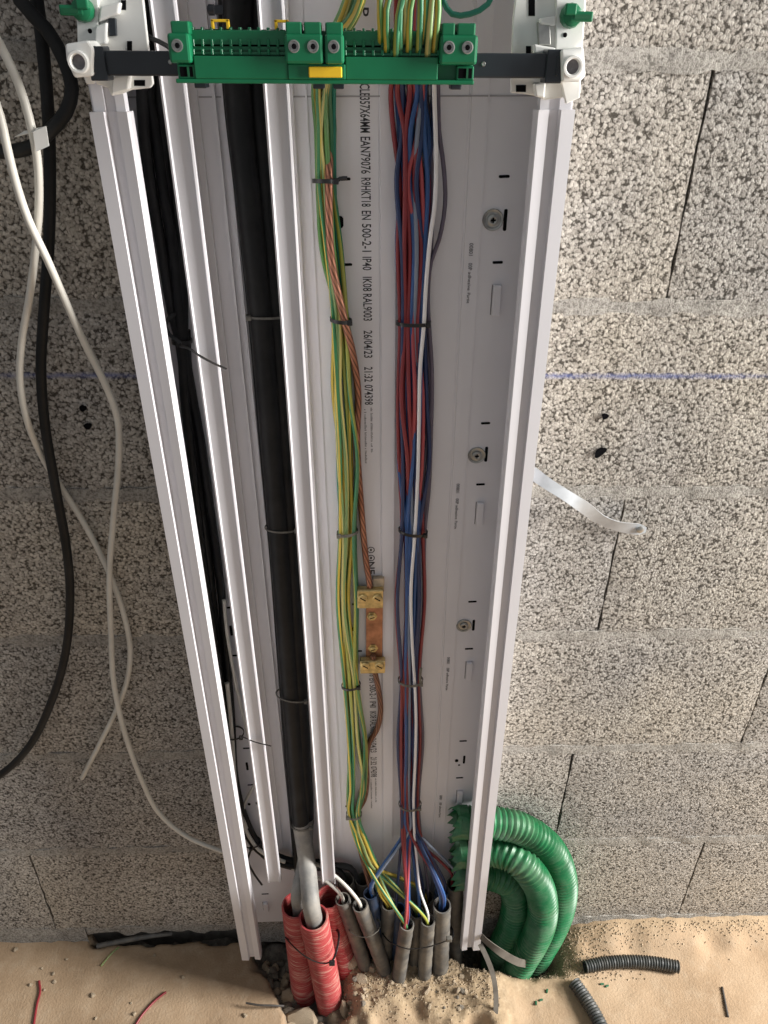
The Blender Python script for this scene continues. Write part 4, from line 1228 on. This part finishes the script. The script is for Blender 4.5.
def ribbon(name, pts, hwid, mat, lab, cat, wdir):
    sp_ = spline(pts, .005); n = len(sp_); vs_ = []; fs = []
    for i, p in enumerate(sp_):
        td = (sp_[min(i + 1, n - 1)] - sp_[max(i - 1, 0)]).normalized()
        w_ = Vector(wdir); w_ = (w_ - td * w_.dot(td)).normalized(); th = td.cross(w_).normalized() * .0006
        vs_ += [p - w_ * hwid - th, p - w_ * hwid + th, p + w_ * hwid - th, p + w_ * hwid + th]
    for i in range(n - 1):
        a = 4 * i; b_ = a + 4
        fs += [(a, b_, b_ + 2, a + 2), (a + 1, a + 3, b_ + 3, b_ + 1), (a, a + 1, b_ + 1, b_), (a + 2, b_ + 2, b_ + 3, a + 3)]
    fs += [(0, 2, 3, 1), (4 * n - 4, 4 * n - 3, 4 * n - 1, 4 * n - 2)]
    return tag(MB().add(vs_, fs).build(name, mat, None, True, 50), lab, cat)


ribbon('band_strap', [at(480, 935, -.060), at(487, 942, -.075), at(496, 949, -.083), at(508, 957, -.085), at(518, 962, -.083), at(527, 964, -.074)], .0058, 'dull_strap', 'dull grey band strapped around the foot of the green conduits', 'strap', (0.1, .25, 1))
ribbon('band_strap', [at(480, 944, -.074), at(486, 956, -.090), at(493, 975, -.105), at(496, 1000, -.122), at(494, 1028, -.145), at(488, 1055, -.17)], .0036, 'dull_strap', 'loose grey strap end hanging forward over the dusty floor', 'strap', (1, .1, .1))


def offcut(px_list, r, lab):
    pts = []
    for a, b_ in px_list:
        p = atz(a, b_, .012); pts.append(Vector((p.x, p.y, gz(p.x, p.y) + r + .0012)))
    mean = sum(p.z for p in pts) / len(pts)
    for p in pts: p.z = mean
    o = hollow('conduit_offcut', pts, r, .0012, 'conduit_offcut', ribs=.0009, pitch=.0042, sides=18, step=.0009)
    tag(o, lab, 'conduit offcut', 'dark corrugated offcuts on the floor')


offcut([(585, 966), (606, 962), (632, 960.5), (656, 962), (679, 966)], .0090, 'dark grey corrugated offcut lying crosswise on the floor by the wall')
offcut([(574, 982), (584, 996), (594, 1012), (603, 1030), (611, 1050)], .0096, 'dark grey corrugated offcut pointing towards the viewer at the bottom edge')


def on_floor(px_list, r, lift=0.0):
    out = []
    for a, b_ in px_list:
        p = atz(a, b_, .003)
        for _ in range(3): p = atz(a, b_, gz(p.x, p.y) + r)
        p.z += lift
        out.append(p)
    return out


cable('red_wire_offcut', on_floor([(39, 981), (40, 992), (37, 1004), (35, 1016), (33, 1030)], .0018), .0018, 'red_wire', 'short red wire offcut on the floor at the far left', 'wire offcut', sides=8, step=.004)
cable('red_wire_offcut', on_floor([(166, 992), (157, 999), (148, 1008), (140, 1018), (134, 1028)], .0018), .0018, 'red_wire', 'short red wire offcut on the floor between the left corner and the trunking', 'wire offcut', sides=8, step=.004)
cable('wire_offcut', on_floor([(119, 947), (112, 953), (106, 960), (101, 966)], .0014), .0014, 'earth_wire_pale', 'thin yellow green wire offcut by the gap under the wall', 'wire offcut', sides=8, step=.004)
tag(MB().tube(spline(on_floor([(722, 987), (725, 1002), (728, 1017)], .0016), .004), .0018, 6).build('dark_rod', 'twig', None, True), 'thin dark rod lying on the floor at the right', 'rod')
cable('dark_wire_offcut', [atz(246, 1003, .012), atz(258, 1005, .012), atz(272, 1005.5, .010), atz(284, 1006, .004)], .0016, 'twig', 'dark wire end sticking out over the slab edge left of the red conduits', 'wire offcut', sides=6, step=.004)
cable('grey_pipe', [at(97, 946, -.010), at(112, 943, -.006), at(130, 939.5, -.002), at(150, 936, .003), at(172, 933, .010)], .0040, 'conduit_grey', 'grey pipe poking out of the gap under the wall', 'pipe', sides=10, step=.004)
for px, py, rr in ((541, 1000, .3), (547, 991, 1.2), (602, 984, .1), (607, 986, .4), (536, 1003, 1.4)):
    p = on_floor([(px, py)], .0015)[0]
    o = MB().box((0, 0, 0), (.006, .0026, .0022)).build('plastic_chip', 'green_plastic_dark', None, bevel=.0004)
    o.location = p; o.rotation_euler = (.1, .1, rr); tag(o, 'tiny dark green plastic chip on the dusty floor near the offcuts', 'chip', 'plastic chips on the floor')

# ------------------------------------------------------------------ rubble
def stone_mesh(seed):
    r = random.Random(seed); mb = MB()
    import bmesh
    bm = bmesh.new(); bmesh.ops.create_icosphere(bm, subdivisions=2, radius=1.0)
    ax = [Vector((r.uniform(-1, 1), r.uniform(-1, 1), r.uniform(-1, 1))).normalized() for _ in range(9)]
    dd = [r.uniform(.55, .9) for _ in ax]
    for v in bm.verts:
        for a, d in zip(ax, dd):
            q = v.co.dot(a)
            if q > d: v.co -= a * (q - d)
        v.co *= 1 + r.uniform(-.05, .05)
    m = bpy.data.meshes.new('stone'); bm.to_mesh(m); bm.free(); m.shade_smooth(); m.set_sharp_from_angle(angle=math.radians(28))
    return m


SM = [stone_mesh(k) for k in range(6)]
SMG = [m.copy() for m in SM]
for m in SM: m.materials.append(MAT['stone'])
for m in SMG: m.materials.append(MAT['stone_grey'])
r = random.Random(3)


def stone(x, y, s, grey, label, group, lift=.3, el=(1, 1, .8)):
    o = bpy.data.objects.new('rubble_stone', (SMG if grey else SM)[r.randrange(6)]); COL.objects.link(o)
    o.location = (x, y, gz(x, y) + s * lift); o.scale = (s * el[0], s * el[1], s * el[2]); o.rotation_euler = (r.uniform(-.5, .5), r.uniform(-.5, .5), r.uniform(0, 6.3))
    tag(o, label, 'stone', group)
    return o


for px, py, s, g, el, lab in ((300, 1012, .024, 0, (1.3, .9, .7), 'large pale chunk of rubble at the foot of the left red conduit'), (318, 1022, .013, 0, (1, .9, .8), 'pale stone under the frontmost red conduit'), (345, 1006, .013, 0, (.6, .8, 1.5), 'upright pale stone right of the frontmost red conduit'),
                           (352, 972, .017, 0, (1, .8, .9), 'squarish buff stone between the red and grey conduits'), (287, 988, .015, 0, (.8, .8, 1.1), 'buff stone left of the left red conduit'), (283, 972, .012, 0, (.7, .7, 1.4), 'narrow upright stone left of the red conduits'),
                           (372, 977, .008, 0, (1, 1, .9), 'small buff stone in front of the slanting grey conduit'), (362, 986, .010, 0, (1.2, .9, .7), 'flat buff stone on the sand near the red conduits'),
                           (291, 1019, .014, 0, (1, 1, .9), 'pale lump left of the large chunk of rubble'), (310, 1008, .010, 0, (1, .8, 1.1), 'pale lump wedged between the two front red conduits')):
    p = atz(px, py, 0)
    stone(p.x, p.y, s, g, lab, None, .35, el)
for k in range(70):
    px, py = r.uniform(262, 300), r.uniform(948, 1022)
    p = atz(px, py, -.02)
    if p.x < -.155 + (-(p.y) - .043) * .57 or p.y > -.02: continue
    stone(p.x, p.y, r.uniform(.004, .011), r.random() < .65, 'small rubble stone in the dark pit left of the red conduits', 'rubble in the pit', .25)
for k in range(46):
    px, py = r.uniform(335, 492), r.uniform(965, 1010)
    p = atz(px, py, .02)
    stone(p.x, p.y, r.uniform(.0022, .0055), r.random() < .25, 'pebble on the sandy mound in front of the grey conduits', 'pebbles on the sand', .3)
for k in range(30):
    px, py = r.uniform(440, 500), r.uniform(935, 966)
    p = atz(px, py, .01)
    stone(p.x, p.y, r.uniform(.003, .008), r.random() < .8, 'grey crumb of rubble around the foot of the right lip', 'crumbs by the right lip', .3)
for k in range(14):
    px, py = r.uniform(0, 250), r.uniform(950, 1020)
    p = atz(px, py, 0)
    stone(p.x, p.y, r.uniform(.0018, .0045), False, 'tan crumb on the floor left of the trunking', 'crumbs on the left floor', .3)
# grit too fine to count
mb = MB()
rg_ = random.Random(11)
for k in range(5200):
    zone = rg_.random()
    if zone < .5: px, py = rg_.uniform(330, 500), 958 + abs(rg_.gauss(0, 26))
    elif zone < .8: px, py = rg_.gauss(560, 40), rg_.uniform(915, 975)
    else: px, py = rg_.uniform(560, 768), 916 + abs(rg_.gauss(0, 12))
    p = atz(px, py, .015)
    if p.y > -.004 or p.y < -.16: continue
    z = gz(p.x, p.y); s = rg_.uniform(.0006, .0019)
    c_ = Vector((p.x, p.y, z + s * .3))
    q = [Vector((rg_.uniform(-1, 1), rg_.uniform(-1, 1), rg_.uniform(-.6, 1))).normalized() * s for _ in range(2)]
    vs_ = [c_ + Vector((s, 0, 0)), c_ + Vector((-s * .5, s * .8, 0)), c_ + Vector((-s * .5, -s * .8, 0)), c_ + Vector((q[0].x * .3, q[0].y * .3, s))]
    mb.add(vs_, [(0, 1, 3), (1, 2, 3), (2, 0, 3)])
gr = mb.build('grit', 'stone'); tag(gr, 'fine tan grit scattered along the conduits and wall foot', 'grit'); gr['kind'] = 'stuff'
